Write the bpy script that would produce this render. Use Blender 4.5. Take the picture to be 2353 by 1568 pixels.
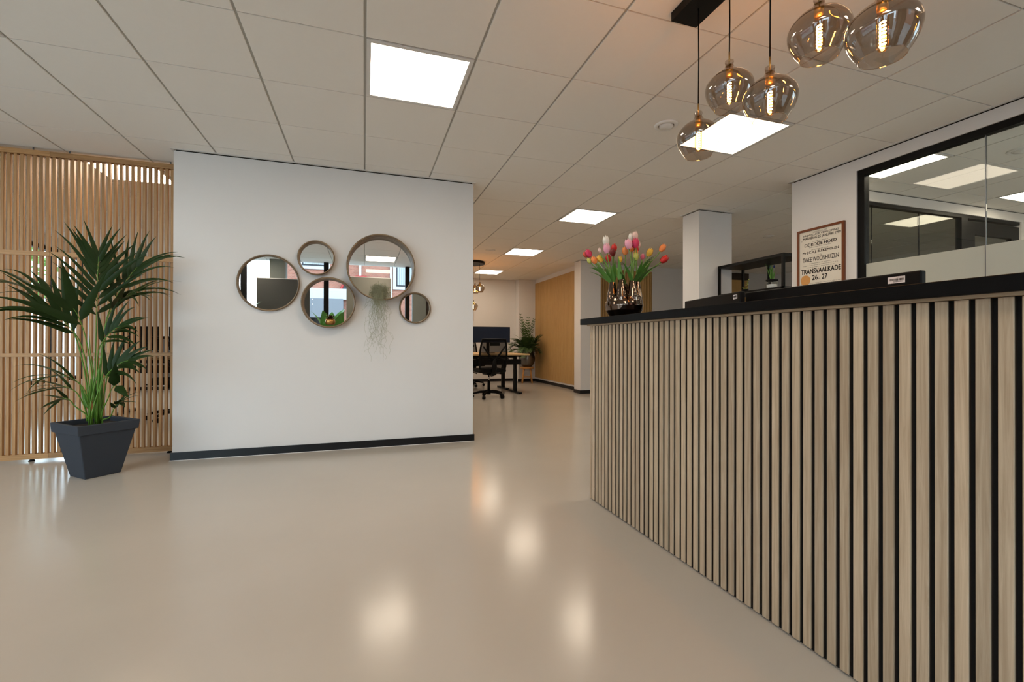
import bpy, bmesh, math, random
from mathutils import Vector, Matrix, Euler
random.seed(7)
for o in list(bpy.data.objects): bpy.data.objects.remove(o)
S = bpy.context.scene
COL = S.collection
PI = math.pi

# ------------------------------------------------------------------ camera
CH = 2.5955                       # ceiling height
cam_d = bpy.data.cameras.new('camera'); cam = bpy.data.objects.new('camera', cam_d); COL.objects.link(cam)
cam_d.sensor_width = 36.0; cam_d.lens = 36.0 * 1041.9 / 2353.0; cam_d.clip_start = 0.02; cam_d.clip_end = 300
YAW, PITCH, ROLL = 0.3154, 0.0032, 0.0023
fwd = Vector((math.sin(YAW) * math.cos(PITCH), math.cos(YAW) * math.cos(PITCH), math.sin(PITCH)))
rgt = Vector((math.cos(YAW), -math.sin(YAW), 0)); up = rgt.cross(fwd)
r2 = rgt * math.cos(ROLL) + up * math.sin(ROLL); u2 = up * math.cos(ROLL) - rgt * math.sin(ROLL)
cam.matrix_world = Matrix(((r2.x, u2.x, -fwd.x, 0), (r2.y, u2.y, -fwd.y, 0), (r2.z, u2.z, -fwd.z, 0.99), (0, 0, 0, 1)))
S.camera = cam

# ------------------------------------------------------------------ world, exposure
W = bpy.data.worlds.new('sky'); S.world = W; W.use_nodes = True
wb = W.node_tree.nodes['Background']; wb.inputs[0].default_value = (0.67, 0.84, 1.0, 1); wb.inputs[1].default_value = 6.4
S.view_settings.view_transform = 'Standard'; S.view_settings.look = 'None'
S.view_settings.gamma = 1.0; S.view_settings.use_curve_mapping = False
S.view_settings.exposure = 0.33
S.cycles.max_bounces = 9; S.cycles.diffuse_bounces = 4; S.cycles.glossy_bounces = 4; S.cycles.transparent_max_bounces = 10
PANEL_EMIT = 12.5                  # LED ceiling panels
PANEL_COL = (1.0, 0.85, 0.66)
BULB_EMIT = 240.0

# ------------------------------------------------------------------ helpers
MATS = {}
def srgb(r, g, b):
    f = lambda c: ((c / 255.0 + 0.055) / 1.055) ** 2.4 if c / 255.0 > 0.04045 else c / 255.0 / 12.92
    return (f(r), f(g), f(b), 1)

def newmat(name):
    m = bpy.data.materials.new(name); m.use_nodes = True; MATS[name] = m
    nt = m.node_tree; p = nt.nodes['Principled BSDF']
    return m, nt, p

def plain(name, col, rough=0.6, metal=0.0, noise=0.0, nscale=8.0, bump=0.0, bscale=80.0, coat=0.0, spec=0.5):
    m, nt, p = newmat(name)
    p.inputs['Base Color'].default_value = col; p.inputs['Roughness'].default_value = rough
    p.inputs['Metallic'].default_value = metal; p.inputs['Specular IOR Level'].default_value = spec
    p.inputs['Coat Weight'].default_value = coat
    N, L = nt.nodes, nt.links
    tc = N.new('ShaderNodeTexCoord')
    if noise > 0:
        n = N.new('ShaderNodeTexNoise'); n.inputs['Scale'].default_value = nscale; n.inputs['Detail'].default_value = 4
        L.new(tc.outputs['Object'], n.inputs['Vector'])
        mp = N.new('ShaderNodeMapRange'); mp.inputs[3].default_value = 1 - noise; mp.inputs[4].default_value = 1 + noise
        L.new(n.outputs['Fac'], mp.inputs[0])
        mx = N.new('ShaderNodeVectorMath'); mx.operation = 'SCALE'; mx.inputs[0].default_value = col[:3]
        L.new(mp.outputs[0], mx.inputs['Scale']); L.new(mx.outputs[0], p.inputs['Base Color'])
    if bump > 0:
        n = N.new('ShaderNodeTexNoise'); n.inputs['Scale'].default_value = bscale; n.inputs['Detail'].default_value = 3
        L.new(tc.outputs['Object'], n.inputs['Vector'])
        b = N.new('ShaderNodeBump'); b.inputs['Strength'].default_value = bump; b.inputs['Distance'].default_value = 0.002
        L.new(n.outputs['Fac'], b.inputs['Height']); L.new(b.outputs[0], p.inputs['Normal'])
    return m

def wood(name, c1, c2, axis='z', rough=0.5, fine=90.0, var=0.16):
    m, nt, p = newmat(name); N, L = nt.nodes, nt.links
    tc = N.new('ShaderNodeTexCoord'); oi = N.new('ShaderNodeObjectInfo')
    mp = N.new('ShaderNodeMapping')
    sc = [fine, fine, fine]; sc['xyz'.index(axis)] = fine * 0.035; mp.inputs['Scale'].default_value = sc
    ml = N.new('ShaderNodeMath'); ml.operation = 'MULTIPLY'; ml.inputs[1].default_value = 40.0
    L.new(oi.outputs['Random'], ml.inputs[0])
    ad = N.new('ShaderNodeVectorMath'); ad.operation = 'ADD'
    L.new(tc.outputs['Object'], ad.inputs[0]); L.new(ml.outputs[0], ad.inputs[1]); L.new(ad.outputs[0], mp.inputs['Vector'])
    n = N.new('ShaderNodeTexNoise'); n.inputs['Scale'].default_value = 1.0; n.inputs['Detail'].default_value = 6; n.inputs['Roughness'].default_value = 0.65
    n.inputs['Distortion'].default_value = 0.8
    L.new(mp.outputs[0], n.inputs['Vector'])
    cr = N.new('ShaderNodeValToRGB'); cr.color_ramp.elements[0].position = 0.32; cr.color_ramp.elements[1].position = 0.72
    cr.color_ramp.elements[0].color = c1; cr.color_ramp.elements[1].color = c2
    L.new(n.outputs['Fac'], cr.inputs[0])
    mr = N.new('ShaderNodeMapRange'); mr.inputs[3].default_value = 1 - var; mr.inputs[4].default_value = 1 + var
    L.new(oi.outputs['Random'], mr.inputs[0])
    vm = N.new('ShaderNodeVectorMath'); vm.operation = 'SCALE'; L.new(cr.outputs[0], vm.inputs[0]); L.new(mr.outputs[0], vm.inputs['Scale'])
    L.new(vm.outputs[0], p.inputs['Base Color'])
    p.inputs['Roughness'].default_value = rough
    b = N.new('ShaderNodeBump'); b.inputs['Strength'].default_value = 0.12; b.inputs['Distance'].default_value = 0.001
    L.new(n.outputs['Fac'], b.inputs['Height']); L.new(b.outputs[0], p.inputs['Normal'])
    return m

def emis(name, col, strength):
    m, nt, p = newmat(name)
    p.inputs['Base Color'].default_value = (0.8, 0.8, 0.8, 1)
    p.inputs['Emission Color'].default_value = (*col[:3], 1); p.inputs['Emission Strength'].default_value = strength
    return m

def glassy(name, tint, ior=1.5, gloss=1.0, rough=0.0):
    """thin glass: tinted transmission plus Fresnel reflection"""
    m, nt, p = newmat(name); N, L = nt.nodes, nt.links
    N.remove(p); out = N['Material Output']
    t = N.new('ShaderNodeBsdfTransparent'); t.inputs[0].default_value = tint
    g = N.new('ShaderNodeBsdfGlossy'); g.inputs['Roughness'].default_value = rough; g.inputs[0].default_value = (gloss, gloss, gloss, 1)
    f = N.new('ShaderNodeFresnel'); ge = N.new('ShaderNodeNewGeometry')   # same reflectance from both sides of the sheet
    io = N.new('ShaderNodeMix'); io.inputs[2].default_value = ior; io.inputs[3].default_value = 1 / ior
    L.new(ge.outputs['Backfacing'], io.inputs[0]); L.new(io.outputs[0], f.inputs[0])
    mx = N.new('ShaderNodeMixShader'); L.new(f.outputs[0], mx.inputs[0]); L.new(t.outputs[0], mx.inputs[1]); L.new(g.outputs[0], mx.inputs[2])
    L.new(mx.outputs[0], out.inputs[0])
    return m

class MB:
    """collects simple shapes and links them as one mesh object"""
    def __init__(s): s.v = []; s.f = []; s.m = []; s.k = 0
    def add(s, vs, fs):
        o = len(s.v); s.v += [tuple(v) for v in vs]; s.f += [tuple(i + o for i in f) for f in fs]; s.m += [s.k] * len(fs); return s
    def box(s, x0, x1, y0, y1, z0, z1):
        return s.add([(x0, y0, z0), (x1, y0, z0), (x1, y1, z0), (x0, y1, z0), (x0, y0, z1), (x1, y0, z1), (x1, y1, z1), (x0, y1, z1)],
                     [(0, 3, 2, 1), (4, 5, 6, 7), (0, 1, 5, 4), (1, 2, 6, 5), (2, 3, 7, 6), (3, 0, 4, 7)])
    def prism(s, pts, z0, z1):
        n = len(pts)
        return s.add([(x, y, z0) for x, y in pts] + [(x, y, z1) for x, y in pts],
                     [tuple(range(n - 1, -1, -1)), tuple(range(n, 2 * n))] + [(i, (i + 1) % n, n + (i + 1) % n, n + i) for i in range(n)])
    def cbox(s, x0, x1, y0, y1, z0, z1, c=0.002):
        return s.prism([(x0 + c, y0), (x1 - c, y0), (x1, y0 + c), (x1, y1 - c), (x1 - c, y1), (x0 + c, y1), (x0, y1 - c), (x0, y0 + c)], z0, z1)
    def lathe(s, prof, n=32, c=(0, 0, 0), close=False):
        vs = []; fs = []; m = len(prof)
        for i in range(n):
            a = 2 * PI * i / n
            for r, z in prof: vs.append((c[0] + r * math.cos(a), c[1] + r * math.sin(a), c[2] + z))
        for i in range(n):
            j = (i + 1) % n
            for k in range(m - 1 if not close else m):
                k2 = (k + 1) % m
                fs.append((i * m + k, j * m + k, j * m + k2, i * m + k2))
        return s.add(vs, fs)
    def cyl(s, x, y, z0, z1, r, n=16, r2=None):
        r2 = r if r2 is None else r2
        s.lathe([(0.0001, z0), (r, z0), (r2, z1), (0.0001, z1)], n, (x, y, 0)); return s
    def tube(s, pts, r, n=6, caps=True):
        pts = [Vector(p) for p in pts]; m = len(pts); vs = []; fs = []
        rs = r if isinstance(r, (list, tuple)) else [r] * m
        nrm = None
        for i, p in enumerate(pts):
            t = (pts[min(i + 1, m - 1)] - pts[max(i - 1, 0)]).normalized()
            if nrm is None:
                nrm = t.orthogonal().normalized()
            nrm = (nrm - t * nrm.dot(t)); nrm = nrm.normalized() if nrm.length > 1e-6 else t.orthogonal().normalized()
            b = t.cross(nrm)
            for k in range(n):
                a = 2 * PI * k / n; vs.append(p + (nrm * math.cos(a) + b * math.sin(a)) * rs[i])
        for i in range(m - 1):
            for k in range(n):
                k2 = (k + 1) % n; fs.append((i * n + k, i * n + k2, (i + 1) * n + k2, (i + 1) * n + k))
        if caps: fs += [tuple(range(n - 1, -1, -1)), tuple((m - 1) * n + k for k in range(n))]
        return s.add(vs, fs)
    def mesh(s, name, smooth=False):
        me = bpy.data.meshes.new(name); me.from_pydata(s.v, [], s.f); me.update()
        if smooth:
            for p in me.polygons: p.use_smooth = True
        if any(s.m):
            for p, k in zip(me.polygons, s.m): p.material_index = k
        return me
    def build(s, name, mat, parent=None, smooth=False, loc=None):
        return obj(name, s.mesh(name, smooth), mat, parent, loc)

def obj(name, me, mat, parent=None, loc=None, rot=None):
    o = bpy.data.objects.new(name, me); COL.objects.link(o)
    if mat is not None:
        ms = mat if isinstance(mat, (list, tuple)) else [mat]
        if len(me.materials) == 0:
            for k in ms: me.materials.append(MATS[k] if isinstance(k, str) else k)
    if parent: o.parent = parent
    if loc is not None: o.location = loc
    if rot is not None: o.rotation_euler = rot
    return o
def tag(o, label, cat, group=None):
    o['label'] = label; o['category'] = cat
    if group: o['group'] = group
    return o
def thing(name, label, cat, loc=(0, 0, 0), rotz=0, group=None):
    o = bpy.data.objects.new(name, None); COL.objects.link(o); o.empty_display_size = 0.1
    o.location = loc; o.rotation_euler = (0, 0, rotz)
    return tag(o, label, cat, group)
def struct(o, label=None):
    o['kind'] = 'structure'
    if label: o['label'] = label
    return o
def dup(root, loc=None, rotz=None, label=None):
    r = root.copy(); COL.objects.link(r)
    if loc is not None: r.location = loc
    if rotz is not None: r.rotation_euler = (0, 0, rotz)
    if label: r['label'] = label
    for ch in list(root.children):
        c = ch.copy(); COL.objects.link(c); c.parent = r
        for g in list(ch.children):
            d = g.copy(); COL.objects.link(d); d.parent = c
    return r
def autosmooth(o, ang=40):
    for p in o.data.polygons: p.use_smooth = True
    try: o.data.set_sharp_from_angle(angle=math.radians(ang))
    except Exception: pass
    return o
def bevel(o, w=0.003, seg=2):
    m = o.modifiers.new('bevel', 'BEVEL'); m.width = w; m.segments = seg; m.limit_method = 'ANGLE'; return o

# ------------------------------------------------------------------ materials
plain('wall_paint', srgb(221, 218, 215), 0.85, noise=0.012, nscale=3, bump=0.10, bscale=220)
plain('ceiling_white', srgb(240, 236, 229), 0.9, noise=0.012, nscale=30, bump=0.05, bscale=400)
plain('grid_metal', srgb(180, 177, 170), 0.55)
plain('trim_white', srgb(222, 220, 216), 0.5)
plain('gap_black', srgb(18, 17, 16), 0.9)
plain('skirting_black', srgb(15, 16, 19), 0.35, spec=0.35)
plain('black_top', srgb(5, 5, 6), 0.5, spec=0.12, bump=0.15, bscale=300)
plain('slat_core', srgb(46, 33, 22), 0.8)
plain('black_felt', srgb(10, 9, 9), 0.95)
plain('black_metal', srgb(6, 6, 6), 0.45, spec=0.18)
plain('black_plastic', srgb(6, 6, 7), 0.5, spec=0.15, bump=0.05, bscale=500)
plain('black_mesh', srgb(10, 10, 10), 0.85, spec=0.2)
plain('grey_metal', srgb(110, 112, 116), 0.4, 0.8)
plain('chrome', srgb(200, 200, 200), 0.15, 1.0)
plain('brass', srgb(200, 170, 110), 0.3, 1.0)
plain('white_plastic', srgb(232, 230, 226), 0.45)
plain('print_paper', srgb(226, 219, 205), 0.7)
plain('print_ink', srgb(38, 32, 28), 0.8)
plain('sticker_white', srgb(225, 225, 228), 0.6)
plain('seal_tan', srgb(206, 150, 84), 0.6, noise=0.08, nscale=60)
plain('frame_mahogany', srgb(112, 54, 14), 0.35, noise=0.15, nscale=30)
plain('planter_grey', srgb(46, 53, 63), 0.7, noise=0.06, nscale=14, bump=0.12, bscale=120)
plain('soil', srgb(38, 30, 24), 0.95, noise=0.4, nscale=60, bump=0.8, bscale=60)
plain('screen_glass', srgb(8, 12, 22), 0.2, spec=0.3)
plain('screen_blue', srgb(16, 29, 52), 0.3, spec=0.3)
plain('mirror_silver', (0.9, 0.91, 0.92, 1), 0.0, 1.0)
plain('gold_pot', srgb(190, 140, 80), 0.35, 0.9, bump=0.4, bscale=60)
plain('bromeliad', srgb(64, 14, 16), 0.5, noise=0.3, nscale=30)
plain('moss', srgb(150, 150, 122), 0.9)
plain('bronze_chrome', srgb(104, 88, 77), 0.045, 1.0)
plain('stem_green', srgb(104, 140, 62), 0.5, noise=0.15, nscale=20)
plain('tulip_leaf', srgb(92, 142, 58), 0.45, noise=0.25, nscale=18)
plain('palm_stem', srgb(92, 134, 44), 0.45, noise=0.15, nscale=20)
plain('palm_leaf', srgb(30, 50, 16), 0.42, spec=0.2, noise=0.35, nscale=9)
plain('palm_leaf_young', srgb(70, 120, 34), 0.35, noise=0.25, nscale=9)
plain('fern_leaf', srgb(66, 92, 44), 0.6, noise=0.35, nscale=9)
plain('fern_stem', srgb(90, 90, 50), 0.6)
plain('hammered_pot', srgb(120, 116, 112), 0.28, 0.9, bump=0.9, bscale=45)
plain('cladding_back', srgb(112, 76, 38), 0.8)
plain('desk_top', srgb(206, 172, 122), 0.45, noise=0.06, nscale=8)
plain('concrete_grey', srgb(120, 124, 118), 0.8, noise=0.05, nscale=6)
plain('panel_dark', srgb(58, 58, 54), 0.5)
plain('panel_grey', srgb(122, 120, 110), 0.6)
plain('dark_brown_wall', srgb(62, 52, 44), 0.8)
plain('street_grey', srgb(140, 139, 137), 0.9, noise=0.1, nscale=2)
plain('facade_white', srgb(168, 168, 168), 0.7)
plain('curtain_white', srgb(150, 156, 162), 0.9)
plain('awning_grey', srgb(104, 107, 112), 0.8)
plain('shop_red', srgb(140, 30, 26), 0.6)
plain('tree_leaf', srgb(92, 130, 50), 0.6, noise=0.4, nscale=3)
plain('bark', srgb(80, 66, 52), 0.9)
plain('bigleaf', srgb(66, 128, 30), 0.4, noise=0.25, nscale=5)
plain('hyacinth_blue', srgb(60, 70, 130), 0.6)
for n_, c_ in dict(red=(196, 28, 22), darkred=(112, 18, 22), crimson=(198, 40, 84), orangered=(206, 74, 48), orange=(234, 138, 70),
                   yellow=(226, 178, 58), palegreen=(186, 186, 92), white=(228, 224, 212), lightpink=(228, 160, 180),
                   palepink=(226, 196, 184), lightpinkbud=(208, 96, 120)).items():
    plain('tulip_' + n_, srgb(*c_), 0.5, noise=0.14, nscale=25)
wood('oak_slat', srgb(164, 141, 115), srgb(202, 181, 155), 'z', 0.55)
wood('oak_lip', srgb(150, 126, 98), srgb(180, 156, 126), 'y', 0.5)
wood('screen_slat', srgb(154, 111, 64), srgb(194, 149, 98), 'z', 0.5)
wood('screen_rail', srgb(154, 111, 64), srgb(194, 149, 98), 'x', 0.5)
wood('panel_slat', srgb(196, 154, 92), srgb(220, 180, 118), 'z', 0.5)
wood('stool_wood', srgb(176, 124, 66), srgb(206, 154, 92), 'z', 0.5)
wood('rattan', srgb(88, 70, 48), srgb(150, 124, 90), 'x', 0.5, fine=40)
emis('led', PANEL_COL, PANEL_EMIT)
emis('filament', (1.0, 0.50, 0.14), BULB_EMIT)
glassy('pane', (0.86, 0.88, 0.85, 1), 1.5, 0.5)
glassy('front_pane', (0.95, 0.97, 0.96, 1), 1.45)
glassy('smoked', (0.60, 0.53, 0.46, 1), 1.9)
glassy('rim_glass', (0.80, 0.72, 0.62, 1), 2.2)
glassy('bulb_glass', (1.0, 0.80, 0.50, 1), 1.35)
glassy('jar_glass', (0.9, 0.92, 0.9, 1), 1.5)

# frosted film: milky translucent sheet
m_, nt_, p_ = newmat('frost')
nt_.nodes.remove(p_)
d_ = nt_.nodes.new('ShaderNodeBsdfDiffuse'); d_.inputs[0].default_value = (0.70, 0.69, 0.64, 1)
t_ = nt_.nodes.new('ShaderNodeBsdfTranslucent'); t_.inputs[0].default_value = (0.72, 0.72, 0.66, 1)
x_ = nt_.nodes.new('ShaderNodeMixShader'); x_.inputs[0].default_value = 0.55
nt_.links.new(d_.outputs[0], x_.inputs[1]); nt_.links.new(t_.outputs[0], x_.inputs[2]); nt_.links.new(x_.outputs[0], nt_.nodes['Material Output'].inputs[0])

# poured resin floor
m_, nt_, p_ = newmat('resin_floor'); N_, L_ = nt_.nodes, nt_.links
p_.inputs['Roughness'].default_value = 0.19
tc_ = N_.new('ShaderNodeTexCoord'); n_ = N_.new('ShaderNodeTexNoise'); n_.inputs['Scale'].default_value = 0.9; n_.inputs['Detail'].default_value = 5
L_.new(tc_.outputs['Object'], n_.inputs['Vector'])
cr_ = N_.new('ShaderNodeValToRGB'); cr_.color_ramp.elements[0].position = 0.3; cr_.color_ramp.elements[1].position = 0.7
cr_.color_ramp.elements[0].color = srgb(184, 176, 166); cr_.color_ramp.elements[1].color = srgb(190, 182, 172)
L_.new(n_.outputs['Fac'], cr_.inputs[0]); L_.new(cr_.outputs[0], p_.inputs['Base Color'])
n2_ = N_.new('ShaderNodeTexNoise'); n2_.inputs['Scale'].default_value = 24; n2_.inputs['Detail'].default_value = 2
L_.new(tc_.outputs['Object'], n2_.inputs['Vector'])
b_ = N_.new('ShaderNodeBump'); b_.inputs['Strength'].default_value = 0.05; b_.inputs['Distance'].default_value = 0.004
L_.new(n2_.outputs['Fac'], b_.inputs['Height']); L_.new(b_.outputs[0], p_.inputs['Normal'])

# brick of the facade across the street (bricks a pixel or two in the mirrors)
m_, nt_, p_ = newmat('far_brick'); N_, L_ = nt_.nodes, nt_.links
tc_ = N_.new('ShaderNodeTexCoord'); mp_ = N_.new('ShaderNodeMapping'); mp_.inputs['Rotation'].default_value = (PI / 2, 0, 0)
bt_ = N_.new('ShaderNodeTexBrick'); bt_.inputs['Scale'].default_value = 4.6; bt_.inputs['Mortar Size'].default_value = 0.012
bt_.inputs['Color1'].default_value = srgb(128, 78, 62); bt_.inputs['Color2'].default_value = srgb(146, 92, 74); bt_.inputs['Mortar'].default_value = srgb(146, 130, 118)
L_.new(tc_.outputs['Object'], mp_.inputs[0]); L_.new(mp_.outputs[0], bt_.inputs['Vector']); L_.new(bt_.outputs[0], p_.inputs['Base Color'])
p_.inputs['Roughness'].default_value = 0.9

# ------------------------------------------------------------------ structure: floor, ceiling, walls
XL, XR, YF, YB = -4.55, 9.2, -0.88, 11.10
fl = struct(MB().box(XL - 0.2, XR + 0.2, YF - 0.2, YB + 0.4, -0.10, 0.0).build('floor', 'resin_floor'), 'glossy beige poured resin floor')
ceil = struct(MB().box(XL - 0.2, XR + 0.2, YF - 0.2, YB + 0.4, CH + 0.009, CH + 0.12).build('ceiling', 'grid_metal'), 'white suspended ceiling of square tiles')
X0, Y0, T = 0.0, 2.505, 0.6
LIGHTS = {   # (column, row): label
    (0, 0): 'bright square LED ceiling panel above the floor in front of the mirror wall',
    (4, 0): 'square LED ceiling panel behind the smoked glass pendants over the counter',
    (4, 4): 'square LED ceiling panel above the tulips, between the white column and the mirror wall',
    (4, 8): 'square LED ceiling panel just in front of the round pendant canopy',
    (4, 12): 'square LED ceiling panel behind the cords of the round pendant cluster',
    (-4, 4): 'square LED ceiling panel seen through the top of the slatted oak screen',
    (7, 0): 'square LED ceiling panel inside the glazed office beside the window frame',
    (11, 0): 'square LED ceiling panel inside the glazed office above the office door',
    (0, -5): 'square LED ceiling panel by the street window, seen in the largest round mirror',  # panels below are out of view, added to light the hidden parts
    (-4, 0): 'added unseen square LED ceiling panel between the side windows and the mirror wall', (-4, -5): 'added unseen square LED ceiling panel in the corner of the side and street windows',
    (4, -5): 'added unseen square LED ceiling panel by the street window behind the reception desk', (0, 8): 'added unseen square LED ceiling panel in the back room behind the mirror wall',
    (0, 12): 'added unseen square LED ceiling panel by the back wall behind the mirror wall', (-4, 8): 'added unseen square LED ceiling panel above the desk behind the slatted screens',
    (-4, 12): 'added unseen square LED ceiling panel by the back wall beyond the slatted screens', (7, -4): 'added unseen square LED ceiling panel at the street end of the glazed office',
    (11, -4): 'added unseen square LED ceiling panel in the outer street corner of the glazed office'}
def in_frame(x, y, z, mg=0.06):
    v = Vector((x, y, z - 0.99)); d = v.dot(fwd)
    if d < 0.2: return False
    px = v.dot(rgt) / d * 1041.9 / 2353; py = v.dot(up) / d * 1041.9 / 2353
    return abs(px) < 0.5 + mg and abs(py) < 0.333 + mg
gx, gy = 0.007, 0.0035
def tile_shape(mb, cx, cy):
    a, b = T / 2 - gx, T / 2 - gy; c = 0.0015
    mb.add([(cx - a, cy - b, CH + 0.012), (cx + a, cy - b, CH + 0.012), (cx + a, cy + b, CH + 0.012), (cx - a, cy + b, CH + 0.012),
            (cx - a, cy - b, CH + c), (cx + a, cy - b, CH + c), (cx + a, cy + b, CH + c), (cx - a, cy + b, CH + c),
            (cx - a + c, cy - b + c, CH), (cx + a - c, cy - b + c, CH), (cx + a - c, cy + b - c, CH), (cx - a + c, cy + b - c, CH)],
           [(8, 11, 10, 9)] + [(i, i + 4, (i + 1) % 4 + 4, (i + 1) % 4) for i in range(4)] + [(i + 4, i + 8, (i + 1) % 4 + 8, (i + 1) % 4 + 4) for i in range(4)])
tiles = []
for i in range(-8, 16):
    for j in range(-7, 15):
        if (i, j) in LIGHTS: continue
        cx, cy = X0 + (i + 0.5) * T, Y0 + (j + 0.5) * T
        if cx < XL - .3 or cx > XR + .3 or cy < YF - .3 or cy > YB + .3: continue
        vis = any(in_frame(cx + a, cy + b, CH) for a in (-.29, 0, .29) for b in (-.29, 0, .29))
        tiles.append((0 if vis else 1, math.hypot(cx, cy), cx, cy))
tiles.sort()
tm = MB(); tile_shape(tm, 0, 0); tile_me = tm.mesh('ceiling_tile'); tile_me.materials.append(MATS['ceiling_white'])
for v_, d_, cx, cy in tiles[:280]:
    obj('ceiling_tile', tile_me, None, ceil, (cx, cy, 0))
rest = MB()
for v_, d_, cx, cy in tiles[280:]: tile_shape(rest, cx, cy)
ro = rest.build('ceiling_tiles_beyond', 'ceiling_white', ceil); ro['kind'] = 'stuff'

# LED panels
lf = MB(); a = 0.292; b = 0.268
for s_ in (-1, 1):
    lf.box(-a, a, min(s_ * a, s_ * b), max(s_ * a, s_ * b), CH - 0.003, CH + 0.008); lf.box(min(s_ * a, s_ * b), max(s_ * a, s_ * b), -b, b, CH - 0.003, CH + 0.008)
lf_me = lf.mesh('frame'); ld_me = MB().box(-b, b, -b, b, CH + 0.001, CH + 0.006).mesh('diffuser')
for (i, j), lab in LIGHTS.items():
    t = thing('ceiling_light', lab or 'added unseen square LED ceiling panel in a part of the ceiling hidden by walls', 'ceiling light', (X0 + (i + .5) * T, Y0 + (j + .5) * T, 0), 0, 'square LED ceiling panels')
    obj('frame', lf_me, 'trim_white', t); obj('diffuser', ld_me, 'led', t)

def wall(name, x0, x1, y0, y1, z1=CH - 0.012, mat='wall_paint', label=None):
    return struct(MB().box(x0, x1, y0, y1, 0, z1).build(name, mat), label)
def shadow_gap(parent, x0, x1, y0, y1, g=0.02):
    MB().box(x0 + g, x1 - g, y0 + g, y1 - g, CH - 0.012, CH + 0.02).build('shadow_gap', 'gap_black', parent)
    e = 0.022; t = MB()
    for (a0, a1, b0, b1) in ((x0 - e, x1 + e, y0 - e, y0 - .002), (x0 - e, x1 + e, y1 + .002, y1 + e), (x0 - e, x0 - .002, y0 - .002, y1 + .002), (x1 + .002, x1 + e, y0 - .002, y1 + .002)):
        t.box(a0, a1, b0, b1, CH - 0.004, CH + 0.005)
    t.build('edge_trim', 'trim_white', parent)
# mirror wall
wc = wall('wall_center', -1.512, 1.043, 4.46, 4.92, label='freestanding white wall block carrying the round mirrors')
shadow_gap(wc, -1.512, 1.043, 4.46, 4.92, 0.012)
bb = MB(); h = 0.068; t_ = 0.013
bb.box(-1.512 - t_, 1.043 + t_, 4.46 - t_, 4.4595, 0, h); bb.box(-1.512 - t_, -1.5125, 4.4595, 4.92, 0, h); bb.box(1.0435, 1.043 + t_, 4.4595, 4.92, 0, h)
bbo = struct(bb.build('baseboard_center', 'skirting_black'), 'black skirting board along the mirror wall')
# thin white sealant line below the skirting
MB().box(-1.512 - t_ - .003, 1.043 + t_ + .003, 4.46 - t_ - .004, 4.46 - t_, 0, 0.004).build('sealant_line', 'trim_white', bbo)
# far walls
wb_ = wall('wall_back', XL, 4.2, YB, YB + 0.3, CH + .02, label='plain back wall')
struct(MB().box(3.72, 4.17, 10.86, YB, 0, CH + .02).build('wall_back_pier', 'wall_paint'), 'shallow white wall pier in the back corner')
struct(MB().box(XL, 4.17, YB - .013, YB - .0005, 0, h).build('baseboard_back', 'skirting_black'))
struct(MB().box(3.70, 4.17, 10.847, 10.8595, 0, h).build('baseboard_pier', 'skirting_black'))
wall('wall_wood_side', 4.17, 4.35, 8.2, YB + 0.3, CH + .02, label='wall behind the far oak slat cladding')
struct(MB().box(4.157, 4.1695, 8.2, 10.86, 0, h).build('baseboard_wood_side', 'skirting_black'))
# white pier at the end of the oak wall
pr = wall('wall_pier', 3.98, 4.42, 7.93, 8.2, label='white pier ending the oak slat wall'); shadow_gap(pr, 3.98, 4.42, 7.93, 8.2, .015)
b4 = MB(); b4.box(3.967, 4.433, 7.917, 7.9295, 0, h); b4.box(3.967, 3.9795, 7.9295, 8.2, 0, h); struct(b4.build('baseboard_pier', 'skirting_black'))
# far wall of the open area on the right
wall('wall_far_right', 4.35, XR, 8.22, 8.4, CH + .02, label='taupe far wall of the open area')
# column
cl = wall('column', 3.82, 4.31, 4.475, 4.765, label='square white column beside the black shelf'); shadow_gap(cl, 3.82, 4.31, 4.475, 4.765, .015)
# right wall with the office window (plane X = 4.06)
WX0, WX1 = 4.06, 4.15
r_ = MB()
r_.box(WX0, WX1, 2.812, 3.436, 0, CH - .012)           # poster pier
r_.box(WX0, WX1, YF, 2.812, 2.487, CH - .012)          # bulkhead over the window
r_.box(WX0, WX1, YF, -0.6, 0, 2.487)
r_.box(WX0, WX1, -0.6, 2.812, 0, 0.12)
wr = struct(r_.build('wall_right', 'wall_paint'), 'white wall with the glazed office window')
MB().box(WX0 + .012, WX1 - .01, YF, 3.424, CH - .012, CH + .02).build('shadow_gap', 'gap_black', wr)
et = MB(); et.box(WX0 - .024, WX0 - .002, YF, 3.458, CH - .004, CH + .005); et.box(WX0 - .024, WX1 + .02, 3.438, 3.46, CH - .004, CH + .005); et.build('edge_trim', 'trim_white', wr)
struct(MB().box(WX0 - .013, WX0 - .0005, YF, 3.436, 0, h).build('baseboard_right', 'skirting_black'))
# office back partition
pb = MB(); pb.box(WX1, XR, 3.344, 3.436, 2.482, CH - .012); pb.box(7.66, XR, 3.344, 3.436, 0, 2.482)
pbo = struct(pb.build('wall_office_back', 'wall_paint'), 'white bulkhead above the rear office glazing')
MB().box(WX1, XR, 3.356, 3.424, CH - .012, CH + .02).build('shadow_gap', 'gap_black', pbo)
wall('wall_office_end', 7.9, 8.0, YF, 3.344, CH + .02)
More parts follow.
